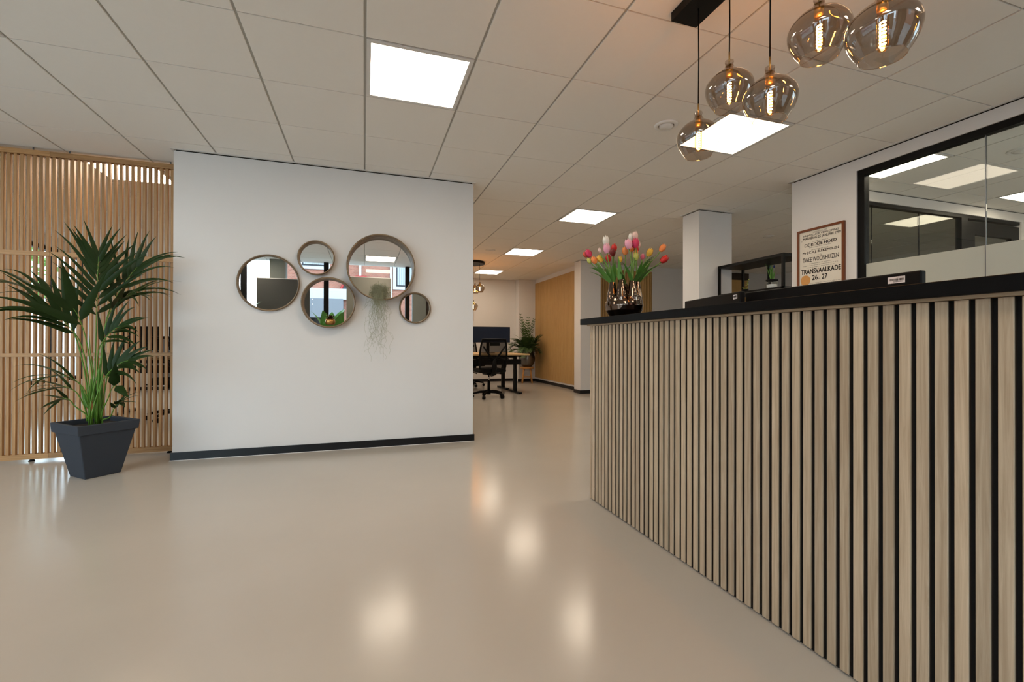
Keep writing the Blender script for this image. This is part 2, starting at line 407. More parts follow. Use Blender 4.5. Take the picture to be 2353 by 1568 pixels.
# outer right, left and front walls
wall('wall_outer_right', XR, XR + .2, 3.436, 8.4, CH + .02)
def wall_with_openings_y(name, x0, x1, ya, yb, ops, zs, zt, mat='wall_paint'):
    m = MB(); y = ya
    for (o0, o1) in ops:
        m.box(x0, x1, y, o0, 0, CH + .02); m.box(x0, x1, o0, o1, 0, zs)
        if zt < CH: m.box(x0, x1, o0, o1, zt, CH + .02)
        y = o1
    m.box(x0, x1, y, yb, 0, CH + .02); return struct(m.build(name, mat))
wall_with_openings_y('wall_left', XL - .2, XL, YF - .2, YB + .3, [(-0.7, 4.3), (8.24, 9.8)], 0.35, 2.45)
fw = MB()
fw.box(XL, -4.3, YF - .2, YF, 0, CH + .02); fw.box(-1.74, -1.46, YF - .22, YF + .02, 0, CH + .02); fw.box(0.98, 1.25, YF - .22, YF + .05, 0, CH + .02)
fw.box(-4.3, 0.98, YF - .2, YF, 0, 0.30)
struct(fw.build('wall_front', 'concrete_grey'), 'grey columns and sill of the street front')
m = MB(); m.box(1.25, 1.62, YF - .2, YF, 0, CH + .02); m.box(1.62, 2.89, YF - .2, YF, 0, .30); m.box(2.89, WX1, YF - .2, YF, 0, CH + .02); struct(m.build('wall_front_return', 'dark_brown_wall'))  # unseen right stretch walled up to keep cool daylight off pier and column

# ------------------------------------------------------------------ windows
def window(name, label): 
    o = bpy.data.objects.new(name, None); COL.objects.link(o); return struct(o, label)
# office window in the right wall
w1 = window('window_1', 'black framed office window with a frosted lower band')
f = MB(); fx0, fx1 = 4.075, 4.135
f.box(fx0, fx1, 2.757, 2.8115, 0.12, 2.487); f.box(fx0, fx1, -0.6, 2.757, 2.437, 2.487); f.box(fx0, fx1, -0.6, 2.757, 0.12, 0.17); f.box(fx0, fx1, -0.6, -0.55, 0.17, 2.437)
f.build('window_frame', 'black_metal', w1)
ys = [2.757, 1.969, 1.13, 0.29, -0.55]
for k in range(4):
    MB().box(4.095, 4.105, ys[k + 1] + .003, ys[k] - .003, 0.17, 2.437).build('pane', 'pane', w1)
    MB().box(4.0935, 4.0945, ys[k + 1] + .003, ys[k] - .003, 0.17, 1.672).build('frosted_film', 'frost', w1)
    if k: MB().box(4.095, 4.105, ys[k] - .0028, ys[k] + .0028, 0.17, 2.437).build('joint', 'grey_metal', w1)
# rear office glazing
w2 = window('window_2', 'black framed rear glazing of the office')
f = MB(); f.box(WX1, 7.66, 3.36, 3.42, 2.445, 2.4815); f.box(WX1, 4.20, 3.36, 3.42, 0, 2.445); f.box(6.55, 6.66, 3.36, 3.42, 0, 2.445); f.box(WX1, 6.55, 3.36, 3.42, 0, 0.06)
f.build('window_frame', 'black_metal', w2)
xs = [4.20, 5.117, 5.863, 6.55]
for k in range(3):
    MB().box(xs[k] + .002, xs[k + 1] - .002, 3.385, 3.395, 0.06, 2.445).build('pane', 'pane', w2)
    if k: MB().box(xs[k] - .0018, xs[k] + .0018, 3.384, 3.396, 0.06, 2.445).build('joint', 'black_metal', w2)
d1 = window('door_1', 'black framed glass office door')
f = MB(); f.box(6.67, 6.80, 3.365, 3.415, 0, 2.42); f.box(7.50, 7.655, 3.365, 3.415, 0, 2.42); f.box(6.80, 7.50, 3.365, 3.415, 2.27, 2.42); f.box(6.80, 7.50, 3.365, 3.415, 0, 0.15)
f.build('door_frame', 'black_metal', d1); MB().box(6.80, 7.50, 3.385, 3.395, 0.15, 2.27).build('pane', 'pane', d1)
dh = MB(); dh.tube([(6.74, 3.36, 1.05), (6.74, 3.31, 1.05), (6.87, 3.31, 1.05)], .009, 8); dh.build('handle', 'grey_metal', d1, True)
# street front windows
w3 = window('window_3', 'black framed street windows')
f = MB()
for x in (-4.3, -3.3, -2.25, -0.775, 0.83, 1.62, 2.8): f.box(x, x + .09, YF - .16, YF - .06, 0.30, CH)
f.box(-4.3, 0.98, YF - .16, YF - .06, 0.30, 0.37); f.box(1.62, 2.89, YF - .16, YF - .06, 0.30, 0.37); f.build('window_frame', 'black_metal', w3)
for x0, x1 in ((-4.21, -3.3), (-3.21, -2.25), (-2.16, -1.74), (-1.46, -.775), (-.685, .83), (.92, .98), (1.71, 2.8)):
    MB().box(x0, x1, YF - .115, YF - .105, 0.37, CH).build('pane', 'front_pane', w3)
# left windows
w4 = window('window_4', 'black framed side windows')
f = MB()
for y in (-0.7, 0.5, 1.75, 3.0, 4.23): f.box(XL - .15, XL - .07, y, y + .07, 0.35, 2.45)
for z in (.35, 2.39): f.box(XL - .15, XL - .07, -.7, 4.3, z, z + .06)
f.build('window_frame', 'black_metal', w4)
for y in (-0.63, 0.57, 1.82, 3.07): MB().box(XL - .115, XL - .105, y, y + 1.16, .41, 2.39).build('pane', 'front_pane', w4)
w5 = window('window_5', 'side window behind the oak screen')
f = MB()
for y in (8.24, 8.98, 9.73): f.box(XL - .15, XL - .07, y, y + .07, 0.35, 2.45)
for z in (.35, 2.39): f.box(XL - .15, XL - .07, 8.24, 9.8, z, z + .06)
f.build('window_frame', 'black_metal', w5)
for y in (8.31, 9.05): MB().box(XL - .115, XL - .105, y, y + .67, .41, 2.39).build('pane', 'front_pane', w5)

# ------------------------------------------------------------------ reception counter
CX = 1.366
cnt = thing('reception_counter', 'reception counter clad in upright pale oak slats on black backing', 'counter', (CX, 0, 0))
MB().box(0.012, 0.36, -0.30, 2.566, 0.0, 1.104).build('carcass', 'black_felt', cnt)
sl = MB(); sl.prism([(.0012, -.0135), (.0045, -.0135), (.0045, .0135), (.0012, .0135), (0, .0123), (0, -.0123)], 0.008, 1.094)
sl.k = 1; sl.box(.0045, .012, -.0133, .0133, 0.008, 1.094)      # veneered face on a dark core
sl_me = sl.mesh('slat'); sl_me.materials.append(MATS['oak_slat']); sl_me.materials.append(MATS['slat_core'])
y = 2.556 - 0.0135
while y > -0.30:
    obj('slat', sl_me, None, cnt, (0, y, 0)); y -= 0.0400
MB().cbox(0.0, 0.36, 2.566, 2.586, 0.006, 1.104, .0015).build('end_panel', 'oak_slat', cnt)
MB().box(-0.014, 0.02, -0.30, 2.60, 1.0955, 1.1038).build('top_lip', 'oak_lip', cnt)
ct = MB().box(1.332, 1.80, -0.30, 2.66, 1.104, 1.142).build('countertop', 'black_top'); bevel(ct, .0015, 1)
tag(ct, 'long matt black countertop slab on the slatted reception counter', 'countertop')
# lower desk and monitors behind the counter
dk = thing('reception_desk', 'black work desk behind the reception counter', 'desk', (0, 0, 0))
MB().box(1.80, 2.55, 0.2, 2.56, 0.72, 0.75).build('desk_top', 'black_top', dk)
for yy in (0.3, 2.42): MB().box(1.85, 2.5, yy, yy + .04, 0, 0.72).build('leg', 'black_metal', dk)
def monitor(name, label, cat, loc, rotz, w, hgt, zt, sticker=None, mat='black_plastic', zb=0.75, tilt=0.0):
    """back faces local -X; loc at the stand foot"""
    t = thing(name, label, cat, loc, rotz)
    p = MB(); p.box(0, 0.03, -w / 2, w / 2, -hgt, 0); o = bevel(p.build('housing', mat, t, loc=(0, 0, zt)), .006, 3); o.rotation_euler = (tilt, 0, 0)
    s_ = MB().box(0.0305, 0.0325, -w / 2 + .008, w / 2 - .008, -hgt + .012, -.008).build('screen', 'screen_glass', o)
    st = MB(); st.box(-.035, -.001, -.04, .04, zb + .012, zt - hgt * .45); st.build('stand_neck', 'black_metal', t)
    fo = MB(); fo.cbox(-.1, .1, -.13, .13, zb, zb + .012, .03); fo.build('stand_foot', 'black_metal', t)
    if sticker:
        sy, sz, sw, sh, rot = sticker
        s2 = MB().box(-.0012, -.0004, -sw / 2, sw / 2, -sh / 2, sh / 2).build('barcode_sticker', 'sticker_white', o, loc=(0, sy, sz)); s2.rotation_euler = (rot, 0, 0)
        random.seed(5); b_ = MB(); yy = -sw * .42
        k = 0
        while yy < sw * .42:
            bw = random.choice([.0006, .0012, .0018]); b_.box(-.0017, -.0011, yy, yy + bw, -sh * .12, sh * .22); yy += bw + random.choice([.0008, .0014])
        for q in range(14): b_.box(-.0017, -.0011, -sw * .36 + q * sw * .038, -sw * .36 + q * sw * .038 + .0011, -sh * .34, -sh * .2)
        for q in range(8): b_.box(-.0017, -.0011, -sw * .4 + q * sw * .05, -sw * .4 + q * sw * .05 + .0012, sh * .3, sh * .4)
        # text and bars run along the sticker
        b3 = b_.build('barcode', 'print_ink', None); b3.parent = t; b3.location = (0, sy, sz + zt); b3.rotation_euler = (rot, 0, 0)
    return t
monitor('desk_monitor', 'wide black monitor behind the counter with a white barcode sticker, beside the frosted glass', 'monitor', (2.0, 1.565, 0), 0, 0.833, 0.40, 1.268, (-0.333, -0.027, 0.061, 0.026, 0))
monitor('desk_monitor', 'black monitor behind the counter below the black shelf, small sticker on its tilted back', 'monitor', (1.963, 2.213, 0), math.radians(-12), 0.61, 0.36, 1.266, (-0.262, -0.026, 0.036, 0.024, math.radians(-4)), tilt=0)

# ------------------------------------------------------------------ slatted oak screens
PW = 0.96
def slat_screen(x_right, label, full=True):
    t = thing('slat_screen', label, 'screen', (x_right - PW / 2, 4.78, 0), 0, 'slatted oak screens beside the mirror wall')
    n = 23; pitch = PW / n
    for k in range(n):
        obj('slat', SL2, None, t, (-PW / 2 + (k + .5) * pitch, 0.013, 0))
    for z0, z1 in ((2.528, 2.568), (1.698, 1.735), (0.862, 0.893), (0.02, 0.062)):
        MB().box(-PW / 2 + .001, PW / 2 - .001, -.012, 0.0, z0, z1).build('rail', 'screen_rail', t)
    for z0, z1 in ((2.528, 2.568), (0.02, 0.062)):
        MB().box(-PW / 2 + .001, PW / 2 - .001, .0262, 0.038, z0, z1).build('rail', 'screen_rail', t)
    for x in (-PW / 2 + .12, PW / 2 - .12):
        MB().box(x - .004, x + .004, .008, .016, 2.56, CH + .004).build('ceiling_hook', 'grey_metal', t)
        fo = MB(); fo.lathe([(.0001, 0), (.022, 0), (.016, .012), (.006, .02), (.0001, .022)], 12, (x, .013, 0)); fo.build('foot', 'black_plastic', t, True)
s2 = MB(); s2.cbox(-.0103, .0103, -.013, .013, .03, 2.56, .001); SL2 = s2.mesh('slat'); SL2.materials.append(MATS['screen_slat'])
slat_screen(-1.526, 'slatted oak screen standing behind the palm, next to the mirror wall')
slat_screen(-1.526 - PW, 'slatted oak screen next in line after the one behind the palm')
slat_screen(-1.526 - 2 * PW, 'last slatted oak screen of the row, by the side windows')

# ------------------------------------------------------------------ planter and palm
pl = thing('planter', 'tapered square dark grey planter with a thick rim', 'planter', (-1.9, 4.183, 0), 0.82)
def frustum(mb, a0, b0, z0, a1, b1, z1, cap0=True, cap1=True):
    v = [(-a0, -b0, z0), (a0, -b0, z0), (a0, b0, z0), (-a0, b0, z0), (-a1, -b1, z1), (a1, -b1, z1), (a1, b1, z1), (-a1, b1, z1)]
    fs = [(0, 1, 5, 4), (1, 2, 6, 5), (2, 3, 7, 6), (3, 0, 4, 7)]
    if cap0: fs.append((0, 3, 2, 1))
    if cap1: fs.append((4, 5, 6, 7))
    mb.add(v, fs)
p = MB(); frustum(p, .108, .108, 0, .172, .182, .345, True, True); o = p.build('body', 'planter_grey', pl); bevel(o, .006, 3)
p = MB()
def ring(mb, ao, bo, ai, bi, z0, z1, ao1=None, bo1=None):
    ao1 = ao1 or ao; bo1 = bo1 or bo
    q = [(-1, -1), (1, -1), (1, 1), (-1, 1)]
    v = [(x * ao, y * bo, z0) for x, y in q] + [(x * ao1, y * bo1, z1) for x, y in q] + [(x * ai, y * bi, z0) for x, y in q] + [(x * ai, y * bi, z1) for x, y in q]
    fs = []
    for i in range(4):
        j = (i + 1) % 4
        fs += [(i, j, j + 4, i + 4), (j + 8, i + 8, i + 12, j + 12), (i + 4, j + 4, j + 12, i + 12), (j, i, i + 8, j + 8)]
    mb.add(v, fs)
ring(p, .181, .194, .163, .176, .329, .399, .187, .200); o = p.build('rim', 'planter_grey', pl); bevel(o, .005, 3)
MB().box(-.162, .162, -.175, .175, .335, .362).build('soil', 'soil', pl)

palm = thing('kentia_palm', 'tall kentia palm with dark arching fronds growing in the grey planter', 'plant', (-1.9, 4.183, .36))
PO = Vector((-1.9, 4.183, .36))
def bez(p0, p1, p2, p3, n):
    r = []
    for i in range(n + 1):
        t = i / n; r.append(p0 * (1 - t) ** 3 + p1 * 3 * t * (1 - t) ** 2 + p2 * 3 * t * t * (1 - t) + p3 * t ** 3)
    return r
def leaf_strip(base, d, side, L, w, droop, n=7, fold=0.18, twist=0.0, pos=0.4):
    """a lanceolate blade: rows of left edge, midrib, right edge"""
    vs = []; fs = []; p = Vector(base); d = Vector(d).normalized(); st = L / n
    for i in range(n + 1):
        t = i / n
        ww = w * max(0.02, (math.sin(PI * min(1, (t ** pos if t > 0 else 0))) ** 0.85 if t < 1 else 0.02))
        sv = (side - d * side.dot(d)).normalized(); nv = d.cross(sv)
        if twist: 
            sv = (Matrix.Rotation(twist * t, 3, d) @ sv); nv = d.cross(sv)
        vs += [p - sv * ww + nv * ww * fold, p.copy(), p + sv * ww + nv * ww * fold]
        p = p + d * st
        d = (d + Vector((0, 0, -droop * st * (0.4 + 1.6 * t)))).normalized()
    for i in range(n):
        a = i * 3
        fs += [(a, a + 1, a + 4, a + 3), (a + 1, a + 2, a + 5, a + 4)]
    return vs, fs
def frond(base, node, tip, npair, L, w, droop, mat='palm_leaf', seed=0, spread=1.0, face=None, stemr=.0045):
    rnd = random.Random(seed)
    b, n, t = Vector(base) - PO, Vector(node) - PO, Vector(tip) - PO
    b.z = max(b.z, 0.0)
    pet = bez(b, b + Vector((0, 0, (n.z - b.z) * .45)), n - (t - n) * .25 - Vector((0, 0, .05)), n, 8)
    ctrl = n + (t - n) * .5 + Vector((0, 0, .04 + .1 * abs((t - n).xy.length)))
    rac = [n * (1 - s) ** 2 + ctrl * 2 * s * (1 - s) + t * s * s for s in [i / 8 for i in range(9)]]
    pts = pet + rac[1:]
    rs = [stemr * (1.25 - .9 * i / (len(pts) - 1)) for i in range(len(pts))]
    m = MB(); m.tube(pts, rs, 6); fo = m.build('frond', 'palm_stem', palm, True)
    facing = Vector(face) if face else Vector((.41, -.91, .15))
    for k in range(npair * 2):
        s = (k // 2 + .6 + .25 * (k % 2)) / npair; s = min(s, 1.0)
        q = s * 8; i = min(int(q), 7); pos = rac[i].lerp(rac[i + 1], q - i); tan = (rac[i + 1] - rac[i]).normalized()
        sd = 1 if k % 2 else -1
        lat = tan.cross(facing).normalized() * sd
        ang = (0.95 - 0.62 * s) * spread + rnd.uniform(-.08, .08)
        d = tan * math.cos(ang) + lat * math.sin(ang) + facing * rnd.uniform(-.12, .22)
        ll = L * (0.62 + 0.55 * math.sin(PI * (0.15 + .75 * s))) * rnd.uniform(.85, 1.1)
        vs, fs = leaf_strip(pos, d, d.cross(facing), ll, w * rnd.uniform(.8, 1.15), droop * rnd.uniform(.6, 1.4), 7, .2)
        lm = MB(); lm.add(vs, fs); lm.build('leaflet', mat, fo, True)
UPR, FLT, MID = (.41, -.91, .15), (.10, -.35, .93), (.25, -.75, .6)
FR = [((-1.911, 4.18, .416), (-1.890, 4.16, 1.152), (-1.881, 4.16, 1.62), 10, .34, .017, 1.2, UPR),
      ((-1.885, 4.18, .415), (-1.837, 4.22, 1.232), (-1.68, 4.26, 1.57), 7, .36, .018, 2.4, MID),
      ((-1.94, 4.18, .418), (-2.05, 4.12, 1.188), (-2.19, 4.05, 1.35), 5, .36, .018, 2.6, FLT),
      ((-1.932, 4.18, .408), (-1.969, 4.10, 1.012), (-2.08, 3.98, 1.20), 5, .36, .020, 2.2, MID),
      ((-1.88, 4.18, .415), (-1.833, 4.20, 1.198), (-1.66, 4.12, 1.34), 6, .34, .017, 2.6, FLT),
      ((-1.885, 4.18, .415), (-1.85, 4.12, .958), (-1.68, 4.02, 1.10), 6, .25, .018, 3.0, MID),
      ((-1.875, 4.18, .415), (-1.819, 4.10, .712), (-1.63, 4.0, .85), 7, .24, .018, 3.2, MID),
      ((-1.94, 4.18, .408), (-1.942, 4.10, .658), (-2.03, 4.0, .75), 3, .30, .012, 3.6, FLT),
      ((-1.953, 4.18, .399), (-1.972, 4.10, .612), (-2.06, 4.05, .66), 3, .25, .011, 3.6, FLT),
      ((-1.869, 4.18, .405), (-1.791, 4.12, .604), (-1.73, 4.08, .66), 1, .20, .030, 1.0, UPR),
      ((-1.859, 4.18, .394), (-1.774, 4.12, .464), (-1.69, 4.05, .545), 4, .16, .014, 3.5, FLT),
      ((-1.94, 4.18, .398), (-2.024, 4.14, .546), (-2.08, 4.10, .565), 3, .14, .012, 3.5, FLT),
      ((-1.906, 4.18, .416), (-1.91, 4.06, 1.031), (-1.94, 3.98, 1.22), 2, .40, .034, 1.0, UPR)]
for k, (b, n, t, npair, L, w, dr, fc) in enumerate(FR): frond(b, n, t, npair, L, w, dr, 'palm_leaf', 11 + k, face=fc, spread=.9 if fc == UPR else .8)
# young upright shoots
rnd = random.Random(3)
for k in range(12):
    a = rnd.uniform(0, 2 * PI); r = rnd.uniform(.0, .05); b = Vector((r * math.cos(a) - .005, r * math.sin(a), .0))
    hgt = rnd.uniform(.18, .55) if k < 9 else rnd.uniform(.5, .8)
    e = b + Vector((rnd.uniform(-.10, .10), rnd.uniform(-.06, .06), hgt))
    m = MB(); m.tube(bez(b, b + Vector((0, 0, hgt * .4)), e - Vector((0, 0, hgt * .3)), e, 5), [.005, .005, .0045, .004, .003, .002], 6); st = m.build('shoot', 'palm_stem', palm, True)
    if k % 2 == 0:
        d = (e - b).normalized(); vs, fs = leaf_strip(b.lerp(e, .45), d + Vector((rnd.uniform(-.15, .15), 0, 0)), Vector((.9, .4, 0)), .22, .014, .3)
        lm = MB(); lm.add(vs, fs); lm.build('young_leaf', 'palm_leaf_young', st, True)

# ------------------------------------------------------------------ round mirrors
def round_mirror(cx, cz, R, D, label, rim=.011):
    t = thing('round_mirror', label, 'mirror', (cx, 4.4598, cz), 0)
    # frame: bent wooden band, profile swept round the mirror axis (local -Y)
    m = MB(); prof = [(R - .006, 0.0), (R - .001, -D * .5), (R, -D + .008), (R - rim * .25, -D), (R - rim * .75, -D), (R - rim, -D + .006), (R - rim - .0015, -D * .5), (R - rim, -.004)]
    n = 96; vs = []; fs = []
    for i in range(n):
        a = 2 * PI * i / n
        for r, y in prof: vs.append((r * math.cos(a), y, r * math.sin(a)))
    k = len(prof)
    for i in range(n):
        j = (i + 1) % n
        for q in range(k - 1): fs.append((i * k + q, j * k + q, j * k + q + 1, i * k + q + 1))
    m.add(vs, fs); fr = autosmooth(m.build('frame', 'rattan', t), 50)
    # raised beading inside and outside the band
    m2 = MB()
    for rr, yy, w in ((R - .001, -D + .010, .0035), (R - rim - .001, -D * .5, .0022)):
        m2.tube([(rr * math.cos(2 * PI * i / 96), yy, rr * math.sin(2 * PI * i / 96)) for i in range(97)], w, 6, False)
    m2.build('beading', 'rattan', fr, True)
    g = MB(); vs = [(0, -.005, 0)] + [((R - rim + .001) * math.cos(2 * PI * i / 96), -.005, (R - rim + .001) * math.sin(2 * PI * i / 96)) for i in range(96)]
    g.add(vs, [(0, i + 1, (i + 1) % 96 + 1) for i in range(96)]); g.build('mirror_glass', 'mirror_silver', t)
    return t
def at_plane(x, z, D):     # measured on the plane Y=4.42; scale to the rim plane
    s = (4.4598 - D) / 4.42; return x * s, .99 + (z - .99) * s, s
for x, z, R, D, lab in ((-.795, 1.507, .247, .030, 'second largest round mirror with a thin shallow rattan rim, nearest the palm'),
                        (-.412, 1.749, .155, .060, 'small deep rimmed round mirror hanging highest between the two big ones'),
                        (.155, 1.696, .310, .120, 'largest round mirror with a deep wooden band rim, grey moss hanging from it'),
                        (-.307, 1.350, .229, .085, 'medium round mirror with a little gold pot standing on its rim'),
                        (.466, 1.320, .148, .035, 'smallest thin rimmed round mirror below the largest one')):
    a, b, s = at_plane(x, z, D); round_mirror(a, b, R * s, D, lab)
# gold pot with dark red bromeliad on the medium mirror's rim
gp = thing('gold_pot_plant', 'tiny gold pot with a dark red spiky plant on the round mirror rim', 'plant', (-.293, 4.415, 1.148))
m = MB(); m.lathe([(.0001, 0), (.028, 0), (.038, .012), (.041, .03), (.036, .05), (.033, .05), (.033, .044), (.0001, .044)], 24); m.build('pot', 'gold_pot', gp, True)
rnd = random.Random(4)
for k in range(26):
    a = 2 * PI * k / 26 * 3.1; el = .15 + .9 * (k / 26); d = Vector((math.cos(a) * math.cos(el), math.sin(a) * math.cos(el), math.sin(el)))
    vs, fs = leaf_strip((0, 0, .046), d, d.cross(Vector((0, 0, 1))), rnd.uniform(.05, .07), .008, 6, 4, .3); m = MB(); m.add(vs, fs); m.build('leaf', 'bromeliad', gp, True)
# hanging moss in the largest mirror
ms = MB(); rnd = random.Random(9)
def moss_strand(p, n, st, r, g, wob):
    pts = [Vector(p)]; d = Vector((rnd.gauss(0, 1), rnd.gauss(0, .5), rnd.gauss(0, .6))).normalized()
    for i in range(n):
        d = (d + Vector((rnd.gauss(0, wob), rnd.gauss(0, wob * .5), rnd.gauss(0, wob) - g))).normalized()
        q = pts[-1] + d * st
        if q.y > 4.448: q.y = 4.446
        pts.append(q)
    ms.tube(pts, r, 3, False)
for k in range(420):
    th = rnd.uniform(0, 2 * PI); rr = math.sqrt(rnd.random())
    moss_strand((.135 + .062 * rr * math.cos(th), 4.395 + rnd.uniform(-.03, .03), 1.475 + .045 * rr * math.sin(th) * 1.1 - .01), 12, .007, .0010, .06, .8)
for k in range(150):
    x = .122 + rnd.gauss(0, .022); ln = rnd.choice([12, 18, 26, 34]) if k < 115 else rnd.randint(50, 92)
    if k >= 115: x = .116 + rnd.gauss(0, .011)
    moss_strand((x, 4.335 + rnd.uniform(-.012, .0), 1.43 + rnd.uniform(-.02, .03)), ln, .008, .0008, .40, .46)
mo = ms.build('hanging_moss', 'moss'); tag(mo, 'tuft of grey green hanging moss trailing from the largest mirror', 'plant')

# ------------------------------------------------------------------ vase and tulips
VX, VY, VZ = 1.53, 2.454, 1.1422
va = thing('tulip_vase', 'dark chrome fingered tulip vase with several spouts on the black countertop', 'vase', (VX, VY, VZ))
bm = MB()
bm.lathe([(.0001, .0), (.066, .0), (.090, .014), (.110, .045), (.1165, .075), (.112, .10), (.098, .128), (.070, .150), (.0001, .158)], 40)
SP = []
for k in range(7):
    a = 2 * PI * k / 7 + .35; ca, sa = math.cos(a), math.sin(a); SP.append((ca * .076, sa * .076, .228))
    bm.tube([(ca * .070, sa * .070, .075), (ca * .074, sa * .074, .125), (ca * .077, sa * .077, .18), (ca * .076, sa * .076, .230)], [.043, .037, .025, .0165], 16)
bm.tube([(0, 0, .10), (0, 0, .17), (0, 0, .218)], [.05, .036, .019], 16); SP.append((0, 0, .218))
vo = bm.build('body', 'bronze_chrome', va, True)
rm = vo.modifiers.new('fuse', 'REMESH'); rm.mode = 'VOXEL'; rm.voxel_size = .003; rm.use_smooth_shade = True
sm = vo.modifiers.new('soft', 'SMOOTH'); sm.factor = .5; sm.iterations = 6
def bloom_mesh(L, R, openness):
    m = MB()
    for k in range(6):
        a0 = 2 * PI * k / 6; inner = k % 2; n, q = 6, 4; vs = []; fs = []
        for i in range(n + 1):
            t = i / n; z = L * t
            rad = R * (math.sin(PI * (0.12 + (0.76 - .10 * openness) * t)) ** .8) * (1 - .10 * inner) * (1 - (1 - openness) * max(0, t - .45) * .7)
            hw = (1.05 * math.sin(PI * min(1, .12 + .80 * t)) ** .7) * (1 if t < .99 else .15)
            for j in range(q + 1):
                s_ = (j / q - .5) * 2; a = a0 + s_ * hw * .62
                vs.append((rad * math.cos(a), rad * math.sin(a), z - L * .13 * (s_ ** 2) * t * t))
        for i in range(n):
            for j in range(q):
                c = i * (q + 1) + j; fs.append((c, c + 1, c + q + 2, c + q + 1))
        m.add(vs, fs)
    return m
TUL_LABELS = ['large white tulip standing just above a light pink one', 'light pink tulip right below the large white tulip', 'small pale pink bud beside the light pink tulip under the white one',
    'red tulip directly above the dark red one', 'dark red tulip tucked under a red one', 'crimson pink tulip overlapping an orange red one at the edge', 'orange red tulip half behind a crimson pink one',
    'orange tulip next to the yellow one under the crimson and orange red pair', 'yellow tulip beside the orange one near the pale bud', 'pale yellow green closed bud below the crimson and orange red pair',
    'red tulip low below the light pink and white pair', 'small yellow tulip low in the middle just above the leaves', 'large light pink tulip touching the big crimson one', 'white tulip half hidden behind the highest pale pink one',
    'pale pink tulip reaching highest of the bunch', 'big crimson pink tulip below the highest pale pink one', 'orange tulip peeking out under the large light pink one', 'small orange tulip behind the big crimson one',
    'red tulip peeking out under the big crimson pink one', 'yellow green closed tulip below the big crimson one', 'small rose pink bud between the green bud and the yellow tulip', 'yellow tulip on a leaning stem next to the rose pink bud',
    'orange tulip leaning out above the bright red one', 'bright red tulip drooping furthest out below the leaning orange one', 'pale pink tulip behind the big crimson one', 'orange tulip behind the yellow green closed one']
TUL = [('white', -0.05, 0.135, 0.507, 1.25), ('lightpink', -0.126, -0.007, 0.424, 1.2), ('palepink', -0.138, 0.058, 0.424, .65), ('red', -0.039, 0.053, 0.446, 1.0), ('darkred', -0.055, 0.044, 0.414, 1.0),
       ('crimson', -0.182, 0.123, 0.414, 1.1), ('orangered', -0.191, 0.147, 0.41, .8), ('orange', -0.176, 0.062, 0.362, .95), ('yellow', -0.138, 0.058, 0.37, 1.0), ('palegreen', -0.185, 0.106, 0.364, .8),
       ('red', -0.069, 0.072, 0.382, .95), ('yellow', -0.032, -0.008, 0.363, .75), ('lightpink', -0.008, -0.061, 0.449, 1.3), ('white', 0.056, 0.013, 0.513, .9), ('palepink', 0.069, -0.015, 0.517, 1.0),
       ('crimson', 0.036, -0.069, 0.455, 1.25), ('orange', 0.009, 0.004, 0.42, 1.0), ('orange', 0.07, 0.022, 0.44, .8), ('red', 0.094, 0.007, 0.436, .8), ('palegreen', 0.038, -0.071, 0.373, .95),
       ('lightpinkbud', 0.089, -0.065, 0.376, .72), ('yellow', 0.134, -0.074, 0.404, 1.05), ('orange', 0.207, -0.101, 0.43, 1.0), ('red', 0.188, -0.146, 0.352, 1.1), ('palepink', 0.109, 0.017, 0.464, 1.0), ('orange', 0.082, -0.004, 0.409, .8)]
rnd = random.Random(21); spuse = [0] * 8
for (c, x, y, z, sc), lab_ in zip(TUL, TUL_LABELS):
    h_ = Vector((x, y, z))
    k = min(range(8), key=lambda i: (Vector(SP[i][:2]) * 1.1 - h_.xy).length + .018 * spuse[i]); spuse[k] += 1
    b = Vector(SP[k]) + Vector((rnd.uniform(-.006, .006), rnd.uniform(-.006, .006), -.03))
    t = thing('tulip', lab_, 'flower', (VX + b.x, VY + b.y, VZ + b.z), 0, 'tulips in the dark chrome vase')
    L, R = .054 * sc, .0195 * sc
    out = (h_ - b).normalized(); out = (out + Vector((rnd.uniform(-.1, .1), rnd.uniform(-.1, .1), .15))).normalized()
    e = (h_ - out * L * .5) - b
    pts = bez(Vector((0, 0, 0)), Vector((0, 0, e.z * .45)), e - out * e.length * .3, e, 7)
    m = MB(); m.tube(pts, [.0032] * 6 + [.003, .0034], 6); m.build('stem', 'stem_green', t, True)
    bo = bloom_mesh(L, R, .55 if sc > .9 else .2).build('bloom', 'tulip_' + c, t, True, tuple(e))
    bo.rotation_euler = Vector((0, 0, 1)).rotation_difference(out).to_euler()
    # broad leaf clasping the stem
    for q in range(2 if sc > 1.05 else 1):
        a = math.atan2(h_.y + b.y, h_.x + b.x) + rnd.uniform(-1.3, 1.3)
        rad = Vector((math.cos(a), math.sin(a), 0)); f_ = rnd.uniform(.25, 1.2) + (.25 if h_.xy.length > .16 else 0)
        d = (rad * f_ + Vector((0, 0, 1.0))).normalized()
        vs, fs = leaf_strip((0, 0, .012), d, rad.cross(Vector((0, 0, 1))), rnd.uniform(.14, .24), rnd.uniform(.010, .018), rnd.uniform(1.5, 6.0), 8, .3, rnd.uniform(-.6, .6), .55)
        m = MB(); m.add(vs, fs); m.build('leaf', 'tulip_leaf', t, True)

